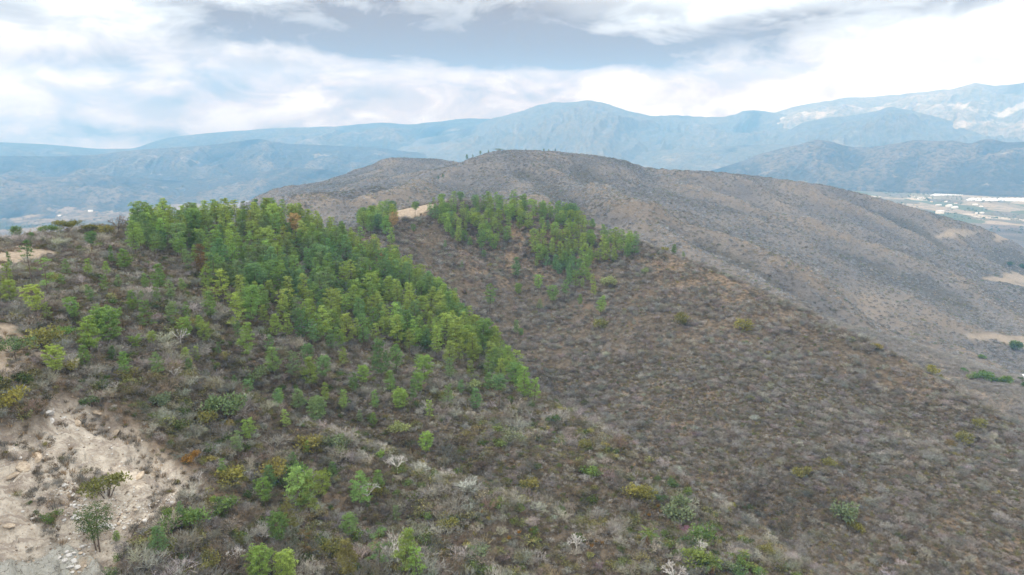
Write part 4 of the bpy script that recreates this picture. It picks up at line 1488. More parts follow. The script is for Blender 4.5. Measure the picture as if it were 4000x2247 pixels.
def band(kind_, u, v):
    if kind_ == 'stand':
        row = 'crest' if v < 610 else 'upper part' if v < 690 else 'middle' if v < 790 else 'lower part'
        e = (u - np.interp(v, [566, 600, 682, 785, 885, 960], [720, 870, 1000, 1135, 1228, 1312]))
        return "big stand's %s, %s" % (row, 'gully side' if e > -90 else 'left side' if u < 600 else 'inside')
    if kind_ == 'grove':
        return "second hill's %s grove" % ('crest' if v < 575 else 'left' if u < 1330 else 'right' if u < 1500 else 'rightmost')
    if kind_ == 'young':
        return 'young, in scrub %s' % ('by the lower clearing' if v < 1000 and u < 260 else 'above the quarry' if v < 1000 else 'right of the quarry' if u < 700 else 'round the foreground clump')
    if kind_ == 'fringe':
        return 'in scrub before the big stand, %s' % ('left' if u < 650 else 'middle' if u < 950 else 'right')
    return "open slope of the second hill"


rest = []
byband = {}
for i, (ap, kind_, x, y, z, H, hue, form, u, v) in enumerate(wild):
    if i >= N_OWN:
        rest.append((x, y, z, H, hue, form))
        continue
    hw = 'tall' if H > 12.4 else 'low' if H < 9.2 else 'middle-sized'
    byband.setdefault((hw, hue, form, band(kind_, u, v)), []).append((u, x, y, z, H, kind_))
ORD = ['leftmost', 'second from left', 'third from left', 'fourth from left', 'fifth from left', 'sixth from left', 'seventh from left']
for (hw, hue, form, bd), lst in byband.items():
    lst.sort()
    for j, (u, x, y, z, H, kind_) in enumerate(lst):
        L = '%s %s %s pine, %s' % (hw, hue, form, bd)
        if len(lst) > 1:
            L += ', ' + ('rightmost' if j == len(lst) - 1 and j > 0 else ORD[min(j, 6)])
        put_pine(x, y, z - 0.15, H, hue, form, L, 'pines of the big stand on the left hill' if kind_ in ('stand', 'fringe') else P1 if kind_ == 'young' else P2)
# the remaining pines, joined
forms = list(PINES)
protos, off = [], {}
for f in forms:
    off[f] = len(protos)
    for b_ in PINES[f]:
        J = mesh_np('pine', b_[3].v + b_[4].v, b_[3].q, [tuple(i + len(b_[3].v) for i in q) for q in b_[4].t], attrs={'shade': b_[3].s + b_[4].s})
        J.materials.append(M_bark)
        J.materials.append(M_needle_i)
        mi = np.zeros(len(J.polygons), np.int32)
        mi[len(b_[3].q):] = 1
        J.polygons.foreach_set('material_index', mi)
        protos.append((J, b_[0]))
if rest:
    ii = [off[f[5]] + int(RNG.integers(len(PINES[f[5]]))) for f in rest]
    sc = [[f[3] / protos[i][1]] * 3 for f, i in zip(rest, ii)]
    scatter('pine_stand', [(f[0], f[1], f[2] - 0.15) for f in rest], sc, RNG.random(len(rest)) * 6.283, ii,
            np.array([2.35 * np.array(HUES[f[4]]) * (1 + 0.08 * RNG.normal()) for f in rest]), [p[0] for p in protos], kind='stuff')

# ------------------------------------------------------------------ acacias and leafless trees on the skyline
def acacia_geo(seed, H, W_, dense=1.0):
    r = np.random.default_rng(seed)
    tr, cr = Geo(), Geo()
    base = np.array([0, 0, -0.4])
    fork = np.array([0.1, 0.05, H * 0.42])
    tr.tube([base, fork * 0.5 + np.array([0.15, 0, 0]), fork], [0.03 * H, 0.024 * H, 0.02 * H], 6)
    for i in range(7):
        a = i * 0.9 + r.random() * 0.4
        e = np.array([math.cos(a) * W_ * 0.36, math.sin(a) * W_ * 0.36, H * (0.70 + 0.22 * r.random())])
        m_ = fork * 0.5 + e * 0.5 + np.array([0, 0, -0.06 * H])
        tr.tube([fork, m_, e], [0.012 * H, 0.008 * H, 0.012], 4)
        for j in range(4):
            e2 = e + np.array([r.normal() * W_ * 0.14, r.normal() * W_ * 0.14, H * 0.06])
            tr.tube([m_, e2], [0.006 * H, 0.012], 3)
            for _ in range(int(70 * dense)):
                p = e2 + r.normal(size=3) * np.array([W_ * 0.09, W_ * 0.09, H * 0.075])
                cr.blade(p, r.normal(size=3) + UP * 0.5, 0.38, 0.26, r.random(), r)
    return tr, cr


def two_part(name, x, y, z, tm, cm, hue, label, cat, group, s=1.0, parts=('trunk', 'crown'), rz=None):
    root = empty(name, (x, y, z), RNG.random() * 6.283 if rz is None else rz, s)
    set_props(root, label, cat, group)
    link(parts[0], tm, root)
    if cm is not None:
        c = link(parts[1], cm, root)
        c.color = color_of(hue, 0.08, 1.45) if isinstance(hue, str) else (*hue, 1)
    USED[label] = 1
    return root


for u, v, hp, wr, hue, label, dens in [
    (124,600,30,1.35,'green','small green flat-crowned acacia on the left skyline',1.0),
    (174,599,40,1.05,'olive','large brownish flat-crowned acacia on the left skyline',1.3),
    (228,588,20,1.3,'olive','little dark acacia on the skyline right of the large one',0.9),
    (154,868,38,1.3,'bright green','thin bright green acacia at the corner of the lower clearing',0.7),
    (40,905,46,1.7,'dull green','pale flat acacia hanging over the lower clearing',0.5)]:
    x, y, z, r = ground(u, v, rmin=90, rmax=340)
    H = hp / px_per_m(x, y, z)
    tg, cg = acacia_geo(int(u), H, H * wr, dens)
    two_part('acacia_tree', x, y, z, tg.mesh('acacia_trunk', M_bark), cg.mesh('acacia_crown', M_leaf), hue, label, 'acacia tree', 'acacias on the left hill')
    landmark(x, y, 'acacia')


def bare_tree(seed, H, spread, depth, w0, mat, parts_n=4):
    """A leafless tree: trunk tube, forking limbs as tubes, twigs as ribbons."""
    r = np.random.default_rng(seed)
    tr, br = Geo(), Geo()
    fork = np.array([0, 0, H * 0.30])
    tr.tube([np.array([0, 0, -0.4]), fork * 0.6 + np.array([0.1, 0, 0]), fork], [w0 * 1.2, w0, w0 * 0.9], 6)
    def grow(p, d, L, w_, dep):
        e = p + unit(d) * L
        if w_ > 0.035:
            br.tube([p, (p + e) / 2 + r.normal(size=3) * L * 0.06, e], [w_, w_ * 0.85, w_ * 0.7], 4, r.random())
        else:
            br.ribbon(p, e, max(w_ * 2, 0.05), 0.035, r.random(), r)
        if dep == 0:
            return
        for _ in range(3):
            grow(p + (e - p) * (0.6 + 0.4 * r.random()), unit(d) + r.normal(size=3) * spread + UP * 0.12, L * (0.62 + 0.2 * r.random()), w_ * 0.6, dep - 1)
    for i in range(parts_n):
        a = i * 6.283 / parts_n + r.random()
        grow(fork, np.array([math.cos(a) * 0.8, math.sin(a) * 0.8, 1.0]), H * 0.30, w0 * 0.65, depth)
    return tr.mesh('bare_trunk', mat), br.mesh('bare_branches', mat)


for u, v, hp, mt, dep, label in [
    (300,588,46,M_bark,4,'leafless brown tree on the skyline left of the pine stand'),
    (322,584,34,M_bark,4,'smaller leafless tree on the skyline touching the pine stand'),
    (1763,1402,38,M_palebark,3,'white dead tree with stubby crooked branches above the palms'),
    (1695,1470,52,M_palebark,4,'white leafless tree cut by the bottom edge'),
    (500,1215,30,M_palebark,3,'bleached leafless tree on the bank right of the quarry'),
    (456,868,44,M_palebark,3,'thin pale leafless tree in scrub left of the big stand'),
    (1000,1190,44,M_palebark,4,'pale spreading leafless tree in the middle scrub'),
    (925,1262,46,M_palebark,4,'bare fan-shaped tree right of the foreground clump'),
    (1450,1385,40,M_palebark,4,'large bare fan-shaped shrub tree above the bottom edge'),
    (440,955,34,M_palebark,3,'grey dead tree right of the layered pine'),
    (290,985,26,M_palebark,3,'small bleached dead tree at the top of the quarry'),
    (596,1420,38,M_palebark,4,'whitish bare tree in the lower left scrub')]:
    x, y, z, r = ground(u, min(v, 1470), rmin=90, rmax=345)
    H = hp / px_per_m(x, y, z)
    tm, bm = bare_tree(int(u * 3 + v), H, 0.42, dep, 0.022 * H + 0.03, mt)
    two_part('bare_tree', x, y, z, tm, bm, (1, 1, 1), label, 'bare tree', 'leafless trees', parts=('trunk', 'branches'))
    landmark(x, y, 'bare tree')

# ------------------------------------------------------------------ leafy bushes that can be picked out
BUSH = [leafy_geo(500 + i, R=1.5, H=2.0, n=620, leaf=0.22, lumps=8 + i) for i in range(4)]
BUSH_M = [(a.mesh('bush_stems', M_bark), b.mesh('bush_foliage', M_leaf)) for a, b in BUSH]
HUES.update({'yellow': (0.215, 0.205, 0.06), 'orange': (0.25, 0.145, 0.04), 'grey-green': (0.12, 0.145, 0.085), 'pale green': (0.16, 0.19, 0.09), 'pink': (0.30, 0.17, 0.22), 'brown': (0.20, 0.14, 0.075)})
for u, v, hp, hue, where in [
    (270,595,30,'olive','on the skyline left of the leafless brown tree'),
    (249,626,16,'bright green','just below the skyline acacias'),
    (137,718,36,'olive','right behind the sparse pale-tufted pine'),
    (118,884,62,'olive','large and round at the lower clearing\'s corner'),
    (230,1020,30,'dark green','at the head of the quarry'),
    (482,1163,28,'orange','on the right rim of the quarry'),
    (579,1224,46,'yellow','round, right of the quarry'),
    (470,1338,62,'green','big one on the bank right of the white stones'),
    (424,1299,22,'bright green','small, on the bank beside the gravel'),
    (270,1250,60,'olive','biggest one growing inside the quarry'),
    (25,1024,50,'yellow','at the left frame edge above the quarry'),
    (130,1317,30,'bright green','low, on the quarry floor above the slab'),
    (407,1024,36,'grey-green','on the slope right of the quarry head'),
    (566,1054,64,'dull green','tall, right of the quarry slope'),
    (520,1070,40,'olive','beside the tall dull green bush'),
    (740,1205,50,'green','loose, above the foreground pine clump'),
    (775,1140,44,'olive','above the loose green bush'),
    (680,1205,46,'yellow','left of the loose green bush'),
    (945,1247,28,'yellow','small and round right of the foreground clump'),
    (850,1130,40,'grey-green','in the pale scrub at the middle'),
    (1190,985,30,'pale green','at the foot of the spur'),
    (1487,1202,32,'bright green','vivid oval, alone in grey scrub'),
    (1394,1069,26,'dark green','low, right of the spur tip'),
    (1470,1130,24,'olive','right of the low dark bush'),
    (1689,1228,20,'dark green','small, at the bottom of the gully'),
    (1664,1264,18,'dark green','beside the big grey-green dome'),
    (1703,1308,56,'grey-green','big airy dome at the gully bottom'),
    (1763,1368,44,'green','behind the white dead tree'),
    (1728,1379,28,'dark green','left of the white dead tree'),
    (1742,1424,42,'yellow-green','dense, between the white dead trees'),
    (1775,1428,36,'dark green','left of the middle palm'),
    (1820,1436,28,'grey-green','right of the middle palm'),
    (1858,1428,30,'green','under the right palm'),
    (1850,1452,30,'blue-green','bottom edge, right of the palms'),
    (1905,1450,26,'green','bottom edge, farthest right'),
    (1719,1338,18,'pink','pink-flowered, above the white dead tree'),
    (1590,1250,30,'yellow','left one of two above the palms'),
    (1621,1257,34,'yellow','right one of two above the palms'),
    (1852,1042,32,'yellow','alone in the grey slope of the second hill'),
    (1841,1279,16,'yellow','tiny, in the grey slope'),
    (1534,722,30,'pale green','right of the second hill\'s right grove'),
    (1622,688,16,'pale green','small, below the right crest'),
    (1509,828,26,'olive','below the lowest pine of the second hill'),
    (1708,882,30,'olive','wide dome in the middle of the grey slope'),
    (1672,634,14,'yellow','on the crest left of the round pine'),
    (2200,917,20,'yellow','upper one near the right edge of the second hill'),
    (2329,1028,24,'yellow','middle of the second hill\'s right slope'),
    (2357,1017,16,'olive','next to a yellow bush on the right slope'),
    (2460,1078,24,'olive','near the right crest of the second hill'),
    (2016,1202,30,'olive','round, in the lower grey slope'),
    (2090,1178,24,'olive','smaller round one in the lower grey slope'),
    (2421,1118,30,'olive','wide and low on the right slope'),
    (2388,1124,18,'rusty','on the right slope beside a wide olive bush'),
    (2124,1312,46,'grey-green','tall, low on the grey slope'),
    (2155,1340,26,'yellow','below the tall grey-green bush'),
    (1935,1400,26,'olive','right of the palms in grey scrub'),
    (560,1290,40,'green','between the quarry and the young tufted pine'),
    (430,1390,34,'olive','in the lower left scrub'),
    (520,1430,36,'olive','near the bottom edge, left part'),
    (830,1400,40,'olive','between two pines near the bottom'),
    (1130,1330,36,'olive','in the lower middle scrub'),
    (1200,1410,36,'grey-green','lower middle, near the bottom edge'),
    (1330,1240,34,'olive','right part of the middle scrub'),
    (1290,1120,36,'grey-green','below the spur foot'),
    (640,960,40,'dull green','in front of the big stand, left'),
    (470,835,36,'olive','in open scrub left of the big stand'),
    (320,960,34,'olive','at the upper rim of the quarry'),
    (180,935,30,'yellow','right of the lower clearing'),
    (1120,1010,26,'olive','below the big stand\'s right part'),
    (1010,1095,34,'pale green','in the middle scrub under the thin dark pine')]:
    fr = 380 if (u > 1500 and v < 1060) or v < 700 and u > 900 else 90
    x, y, z, r = ground(u, min(v, 1465), rmin=fr, rmax=640 if fr > 100 else 345)
    s = hp / px_per_m(x, y, z) / 1.9
    b_ = BUSH_M[int(RNG.integers(4))]
    two_part('leafy_bush', x, y, z - 0.05, b_[0], b_[1], hue, '%s leafy bush %s' % (hue, where), 'bush', 'leafy bushes in the scrub', (s * 1.1, s * 1.0, s), ('stems', 'foliage'))
    landmark(x, y, '%s bush' % hue)

# orange bromeliad balls caught in bare shrubs
tuft = grass_geo(900, n=60, H=0.55, R=0.18)
tuft_m = tuft.mesh('air_plant', M_leaf)
for i, (u, v) in enumerate([(1212,1300),(1305,1350),(1338,1345),(1340,1372),(1280,1365),(893,1355),(1655,1282),(1662,1296),(1500,1372),(1514,1376),(1488,1384),(1718,1448),(1632,1305)]):
    x, y, z, r = ground(u, v, rmin=90, rmax=340)
    o = link('air_plant', tuft_m, label=auto_label('orange air plant tuft', x, y), category='air plant', group='orange air plants in the scrub')
    o.location = (x, y, z + 1.1)
    o.scale = (1.6, 1.6, 1.4)
    o.rotation_euler = (0, 0, RNG.random() * 6)
    o.color = color_of('orange')

# ------------------------------------------------------------------ leafless shrubs large enough to pick out
SHR = [twig_geo(700 + i, R=1.8, H=2.5, stems=7 + i % 3, depth=4 if i < 3 else 3, fork=3, k_len=0.60, w0=0.085) for i in range(6)]
SHR_M = [g.mesh('shrub', M_twig) for g in SHR]
SHADES = {'ash-grey': (0.21, 0.203, 0.192), 'whitish': (0.285, 0.28, 0.265), 'brown': (0.155, 0.12, 0.095), 'grey-brown': (0.20, 0.175, 0.155), 'lilac-grey': (0.22, 0.205, 0.215)}
x_, y_ = polar_points(9000, 118, 300, 0.66)
z_ = zat(x_, y_)
u_, v_ = proj(x_, y_, z_)
ok = visible(x_, y_, z_, 2, -20, -10) & (sample_mask(BARE, x_, y_) < 0.02) & (v_ > 900) & (u_ < 2300)
got = []
for i in np.nonzero(ok)[0]:
    if len(got) >= 130:
        break
    if all((x_[i] - a) ** 2 + (y_[i] - b) ** 2 > 30 for a, b in got):
        got.append((x_[i], y_[i]))
        x, y = float(x_[i]), float(y_[i])
        sh = list(SHADES)[int(RNG.choice(5, p=[0.34, 0.16, 0.14, 0.22, 0.14]))]
        big = RNG.random()
        sz = ('spreading ', 1.25) if big > 0.7 else ('upright ', 1.0) if big > 0.35 else ('', 0.85)
        o = link('bare_shrub', SHR_M[int(RNG.integers(6))], label=auto_label('%s%s leafless shrub' % (sz[0], sh), x, y), category='shrub', group='leafless shrubs on the dry slopes')
        o.location = (x, y, float(z_[i]))
        s = sz[1] * (0.68 + 0.3 * RNG.random())
        o.scale = (s * (1.25 if sz[0] == 'spreading ' else 1), s * (1.25 if sz[0] == 'spreading ' else 1), s * (1.25 if sz[0] == 'upright ' else 1))
        o.rotation_euler = (RNG.normal() * 0.08, RNG.normal() * 0.08, RNG.random() * 6.28)
        o.color = (*(np.array(SHADES[sh]) * (1 + 0.1 * RNG.normal())).clip(0.05, 0.7), 1)

# ------------------------------------------------------------------ palms
def frond_geo(seed, L=2.4, dead=False):
    r = np.random.default_rng(seed)
    g = Geo()
    n = 16
    pts_ = []
    for i in range(n + 1):
        k = i / n
        droop = (0.95 if not dead else 0.5) * k * k
        pts_.append(np.array([L * (k - 0.12 * k * k), 0, L * (0.42 * k - 0.75 * droop)]))
    for a, b in zip(pts_, pts_[1:]):
        g.ribbon(a, b, 0.07, 0.05, 0.4, r)
    for i in range(2, n + 1):
        for sgn in (-1, 1):
            ll = L * 0.30 * math.sin(math.pi * (0.12 + 0.86 * i / n)) + 0.1
            g.blade(pts_[i], np.array([0.55, sgn * 0.9, -0.25 + 0.25 * r.normal()]), ll, 0.12, r.random(), r)
    return g


FR_M = [frond_geo(i).mesh('palm_frond', M_leaf) for i in range(3)]
for u, v, hp, label in [
    (1632,1374,48,'yellow-green palm with brown hanging fronds, highest in the gully'),
    (1787,1450,54,'tallest palm, green crown over brown skirt, near the bottom edge'),
    (1871,1416,32,'small palm with reddish dead fronds right of the tallest palm'),
    (1886,1440,26,'stunted palm below the small reddish palm'),
    (1920,1452,24,'half dead palm farthest right at the bottom edge')]:
    x, y, z, r = ground(u, min(v, 1465), rmin=90, rmax=345)
    H = hp / px_per_m(x, y, z)
    root = empty('palm_tree', (x, y, z), RNG.random() * 6.28)
    set_props(root, label, 'palm tree', 'palms in the gully')
    tg = Geo()
    th = H * 0.62
    tg.tube([(0, 0, -0.3), (0.06, 0.02, th * 0.5), (0.03, 0.06, th)], [0.17, 0.13, 0.12], 8)
    link('trunk', tg.mesh('palm_trunk', M_bark), root)
    fs = H * 0.56 / 2.4
    for i in range(17):
        f = link('frond', FR_M[i % 3], root)
        dead = i >= 11
        f.location = (0.03, 0.06, th - 0.06 * dead)
        f.rotation_euler = (0, (-0.75 + 0.95 * i / 10) if not dead else 1.05 + 0.25 * RNG.random(), i * 2.4 + RNG.random() * 0.4)
        f.scale = (fs,) * 3
        f.color = color_of('yellow-green' if i < 6 else 'green', 0.08, 1.35) if not dead else (*(np.array((0.27, 0.185, 0.115)) * (0.7 + 0.5 * RNG.random())), 1)
    landmark(x, y, 'palm')

# ------------------------------------------------------------------ small trees along the far crest
for u, v, hp, form, label in [
    (1175,401,15,'broad','dark pine, leftmost of the row below the far summit'),
    (1190,395,9,'cone-shaped','smallest pine in the row below the far summit'),
    (1209,392,12,'round-topped','round pine third in the row below the far summit'),
    (1229,387,8,'cone-shaped','little pine nearest the far summit in its row'),
    (1323,382,7,'broad','low dark tree right of the far summit'),
    (1368,384,9,'broad','left one of the crest trees right of the summit'),
    (1380,384,9,'broad','dense one of the crest trees right of the summit'),
    (1397,384,11,'broad','tallest one of the crest trees right of the summit'),
    (1103,446,10,'broad','left bush-like pine in the notch below the knoll'),
    (1115,441,9,'broad','right bush-like pine in the notch below the knoll')]:
    x, y, z, r = ground(u, v + 6, rmin=1100, rmax=1600)
    # stand it on the crest itself
    a_ = math.atan2(x, y)
    zc = col_z(a_)
    selr = (RHO > 1250) & (RHO < 1600)
    j = int(np.nonzero(selr)[0][np.argmax((zc / RHO)[selr])])
    if abs(v - 440) > 12:
        r = RHO[j]
    x, y = r * math.sin(a_), r * math.cos(a_)
    z = float(zat(np.array(x), np.array(y)))
    put_pine(x, y, z - 0.3, hp / px_per_m(x, y, z) * (0.7 if u > 1300 else 0.95), 'dark green', form, label, 'trees along the far crest')
x, y, z, r = ground(1255, 384, rmin=1300, rmax=1600)
tg, cg = acacia_geo(77, 7.5, 15, 1.2)
two_part('acacia_tree', x, y, float(zat(np.array(x), np.array(y))), tg.mesh('acacia_trunk', M_bark), cg.mesh('acacia_crown', M_leaf), 'dull green', 'lone flat-crowned tree right on the far summit', 'acacia tree', None)

# ------------------------------------------------------------------ dark trees down by the right edge
for u, v, hp, wide, hue, where in [
    (2553,880,26,1.2,'green','beside the pale upper field'), (2471,975,24,2.0,'green','wide, in the valley right of the slope'),
    (2425,938,13,1.3,'green','small, above the wide valley tree'), (2521,1022,20,1.7,'bright green','below the wide valley tree'),
    (2509,964,13,1.6,'green','right of the wide valley tree'), (2534,957,10,1.3,'green','left of the metal roof'),
    (2570,1050,18,1.3,'dark green','at the right frame edge below the metal roof'), (2470,902,11,1.5,'green','on the bare brown plot'),
    (2566,960,12,1.2,'dark green','behind the metal roof'), (2440,955,10,2.2,'pale green','hedge-like, left of the wide valley tree'),
    (2575,675,12,2.0,'dark green','at the right edge beyond the tan field'), (2540,668,10,2.2,'dark green','left of the tree beyond the tan field')]:
    x, y, z, r = ground(u, v, rmin=560, rmax=2600)
    H = hp / px_per_m(x, y, z)
    st, lf = leafy_geo(int(u + v), R=H * 0.5 * wide, H=H, n=900, leaf=0.11 * H + 0.3, lumps=14)
    two_part('broadleaf_tree', x, y, z - 0.2, st.mesh('tree_stems', M_bark), lf.mesh('tree_crown', M_leaf), hue, '%s broadleaf tree %s' % (hue, where), 'tree', 'trees in the right valley')

# ------------------------------------------------------------------ stones of the cut
def boulder(seed, flat=0.7, k=0.22):
    r = np.random.default_rng(seed)
    import bmesh
    bm = bmesh.new()
    bmesh.ops.create_icosphere(bm, subdivisions=2, radius=0.5)
    dirs = r.normal(size=(9, 3))
    dirs /= np.linalg.norm(dirs, axis=1)[:, None]
    cut = 0.36 + 0.12 * r.random(9)
    for vtx in bm.verts:
        p = np.array(vtx.co)
        for d, c_ in zip(dirs, cut):
            e = p @ d - c_
            if e > 0:
                p = p - d * e * 0.9
        p *= 1 + 0.05 * r.normal()
        p[2] *= flat
        vtx.co = p
    me = bpy.data.meshes.new('boulder')
    bm.to_mesh(me)
    bm.free()
    return me


def rock_mat(name, a, b):
    m, t, out = material(name)
    g = t.new('ShaderNodeTexCoord').outputs['Object']
    n = t.noise(g, 4.0, 5, 0.7)
    diffuse_out(t, out, t.mix(t.ss(n, 0.35, 0.65), a, b), 0.95, n, 0.4, 0.05, 0.15)
    return m


M_white, M_buff = rock_mat('white_stone', (0.36, 0.35, 0.33), (0.58, 0.575, 0.56)), rock_mat('buff_stone', (0.28, 0.23, 0.175), (0.45, 0.385, 0.30))
BM = [boulder(i, 0.6 + 0.05 * (i % 4)) for i in range(6)]
for b_ in BM:
    b_.materials.append(M_white)
BMB = [b_.copy() for b_ in BM]
for b_ in BMB:
    b_.materials.clear()
    b_.materials.append(M_buff)
STONES = [(149,1404,.95,0),(163,1411,1.1,0),(173,1397,1.05,0),(186,1392,.8,0),(199,1383,.85,1),(206,1376,1.15,0),(186,1411,1.05,0),(177,1427,1.15,0),(194,1428,1.1,0),(203,1392,1.0,1),(168,1389,.8,0),(189,1402,.6,1),(211,1395,.6,0),(181,1440,.8,0),(199,1440,.7,0),(158,1398,.6,1),(213,1425,.6,1),
          (161,1309,.8,0),(184,1303,1.0,0),(196,1304,1.1,0),(188,1297,.7,0),(206,1307,.6,1),(140,1323,.5,0),(148,1325,.5,0),(204,1331,.7,0),(211,1335,.7,0),(216,1326,.6,0),(225,1330,.6,0),(261,1322,1.35,0),(275,1325,1.4,0),(283,1329,.9,0),(291,1322,.8,0),(299,1318,.9,1),(312,1329,.8,0),(247,1327,.9,0),(238,1334,.6,0),(253,1336,.6,0),(322,1318,.6,0),
          (186,1263,.75,0),(186,1271,.9,0),(199,1271,.6,0),(191,1277,.6,0),(214,1271,.7,0),(219,1277,.6,0),(210,1282,.6,0),(245,1278,.6,0),(228,1290,.7,0),(258,1297,.6,0),(160,1222,1.0,0),(84,1258,.7,1),(81,1306,.9,0),(57,1287,.7,0),(177,1238,.6,0),(182,1247,.8,0),(214,1257,.7,0),
          (340,1283,.9,1),(348,1277,.8,0),(433,1268,1.3,0),(424,1259,.6,0),(365,1310,.9,0),(318,1283,.7,0),(305,1290,.6,0),(290,1296,.5,1),(281,1300,.5,0),(378,1272,.6,1),(396,1262,.6,1),(410,1252,.6,1),
          (194,1082,.8,0),(169,1076,.6,0),(66,1180,.6,0),(51,1153,.8,0),(140,1175,.6,1),(128,1140,.6,1),(305,1163,.6,0)]
USED.clear() if False else None
for k, (u, v, s, buff) in enumerate(STONES):
    x, y, z, r = ground(u, v, rmin=90, rmax=240)
    word = 'buff' if buff else 'white'
    szw = 'large' if s >= 1.05 else 'medium' if s >= 0.75 else 'small'
    place = 'in the heap on the slab' if v > 1370 else 'in the stone spill by the twin-stemmed tree' if v > 1290 and u < 330 else 'in the gravel above the spill' if v > 1245 and u < 262 else 'in the gravel along the right bank' if u > 275 and v > 1240 else 'on the face of the cut'
    USED.setdefault(('st', szw, word, place), []).append((u, v, s, x, y, z, buff))
for key, lst in list(USED.items()):
    if not isinstance(key, tuple):
        continue
    lst.sort()
    for j, (u, v, s, x, y, z, buff) in enumerate(lst):
        L = '%s %s stone %s' % key[1:]
        if len(lst) > 1:
            L += ', ' + (['leftmost', 'second', 'third', 'fourth', 'fifth', 'sixth', 'seventh', 'eighth', 'ninth', 'tenth', 'eleventh', 'twelfth', 'thirteenth', 'fourteenth', 'fifteenth', 'sixteenth', 'seventeenth', 'eighteenth', 'nineteenth'][j] + (' from left' if j else ''))
        o = link('boulder', (BMB if buff else BM)[int(RNG.integers(6))], label=L, category='boulder', group='loose stones in the cut')
        o.location = (x, y, z + 0.04 * s)
        o.rotation_euler = (RNG.normal() * 0.3, RNG.normal() * 0.3, RNG.random() * 6.28)
        o.scale = (s * 0.9 * (0.85 + 0.5 * RNG.random()), s * (0.75 + 0.25 * RNG.random()), s * (0.6 + 0.35 * RNG.random()))

# outcrops: larger broken ledges standing out of the face
OUT_M = [boulder(40 + i, 0.55, 0.3) for i in range(4)]
for b_ in OUT_M:
    b_.materials.append(M_buff)
for u, v, s, label, wht in [(122,1036,2.4,'jagged white outcrop at the top of the quarry',1),(126,1056,1.7,'white ledge right under the jagged outcrop',1),(156,1052,1.2,'pale ledge right of the jagged outcrop',1),(190,1062,2.2,'buff ledge high on the quarry face',0),
                            (60,1170,3.0,'dark broken ledge at the left of the quarry',0),(92,1150,2.2,'broken ledge above the dark one, left in the quarry',0),(30,1195,2.4,'ledge lowest at the left frame edge',0),(250,1035,2.4,'buff ledge below the quarry\'s upper rim',0),
                            (385,1185,3.0,'tilted slab of rock on the right of the quarry',0),(350,1195,2.2,'grey rock next to the tilted slab',0),(290,1085,1.8,'reddish knob on the quarry face',0),(20,1320,1.8,'low ledge above the smooth slab',0)]:
    x, y, z, r = ground(u, v, rmin=90, rmax=240)
    me = OUT_M[int(RNG.integers(4))]
    if wht:
        me = BM[int(RNG.integers(6))]
    o = link('rock_outcrop', me, label=label, category='rock', group='outcrops in the cut')
    o.location = (x, y, z - 0.1 * s)
    o.scale = (s * 1.2, s * 0.9, s * 0.75)
    o.rotation_euler = (RNG.normal() * 0.3, 0.35, RNG.random() * 6.28)

# gravel: too much to count
x, y = polar_points(330000, 100, 220, 0.70)
mq = sample_mask(m_quarry, x, y) - 0.75 * sample_mask(m_slab, x, y)
z = zat(x, y)
u, v = proj(x, y, z)
dens = np.exp(-((u - 255) / 95) ** 2 - ((v - 1300) / 55) ** 2) + 0.8 * np.exp(-((u - 190) / 40) ** 2 - ((v - 1250) / 40) ** 2) + 0.7 * np.exp(-((u - 390) / 60) ** 2 - ((v - 1270) / 28) ** 2) + 0.5 * np.exp(-((u - 185) / 45) ** 2 - ((v - 1412) / 30) ** 2) + 0.10
keep = (mq > 0.3) & visible(x, y, z, 2, 30, 30) & (RNG.random(len(x)) < dens * 0.8)
x, y, z = x[keep], y[keep], z[keep]
gm, t, out = material('gravel')
diffuse_out(t, out, t.attr('tint', 'INSTANCER', 'Color'))
GRM = [BM[i].copy() for i in range(3)]
for b_ in GRM:
    b_.materials.clear()
    b_.materials.append(gm)
k = RNG.random(len(x))
tint = np.where((k < 0.45)[:, None], [[0.50, 0.49, 0.465]], np.where((k < 0.75)[:, None], [[0.36, 0.30, 0.235]], [[0.19, 0.155, 0.125]])) * (0.8 + 0.4 * RNG.random((len(x), 1)))
scatter('gravel', np.stack([x, y, z + 0.05], 1), (0.14 + 0.36 * RNG.random(len(x)) ** 3)[:, None] * np.ones((1, 3)), RNG.random(len(x)) * 6.28, (RNG.random(len(x)) * 3).astype(int), tint, GRM, tilt=RNG.normal(size=(len(x), 2)) * 0.4, kind='stuff')

# twin-stemmed tree beside the stones
x, y, z, r = ground(247, 1386, rmin=90, rmax=220)
H = 112 / px_per_m(x, y, z)
root = empty('twin_stemmed_tree', (x, y, z), 0)
set_props(root, 'slender green tree with two dark stems beside the white stones', 'tree')
rr_ = np.random.default_rng(3)
cg = Geo()
for k in (-1, 1):
    tg = Geo()
    a, b, c_ = np.array([0.28 * k, 0, -0.4]), np.array([0.42 * k - 0.15, 0.1 * k, H * 0.5]), np.array([0.75 * k - 0.2, 0.2, H * 0.86])
    tg.tube([a, b, c_], [0.13, 0.10, 0.03], 7)
    for i in range(11):
        f = 0.42 + 0.58 * i / 10
        p = a + (b - a) * min(1, f * 1.8) if f < 0.55 else b + (c_ - b) * (f - 0.55) / 0.45
        an = i * 2.1 + k
        L_ = H * (0.26 - 0.12 * abs(f - 0.75))
        e = p + np.array([math.cos(an) * L_, math.sin(an) * L_, 0.22 * L_])
        tg.tube([p, (p + e) / 2 - UP * 0.05, e], [0.035, 0.025, 0.012], 3)
        for q_ in range(3):
            ctr = p + (e - p) * (0.55 + 0.22 * q_)
            for _ in range(44):
                cg.blade(ctr + rr_.normal(size=3) * np.array([0.45, 0.45, 0.26]), rr_.normal(size=3) + UP * 0.3, 0.32, 0.12, rr_.random(), rr_)
    link('trunk', tg.mesh('tree_stem', M_bark), root)
o = link('crown', cg.mesh('tree_leaves', M_leaf), root)
o.color = (*HUES['green'], 1)
landmark(x, y, 'twin-stemmed tree')

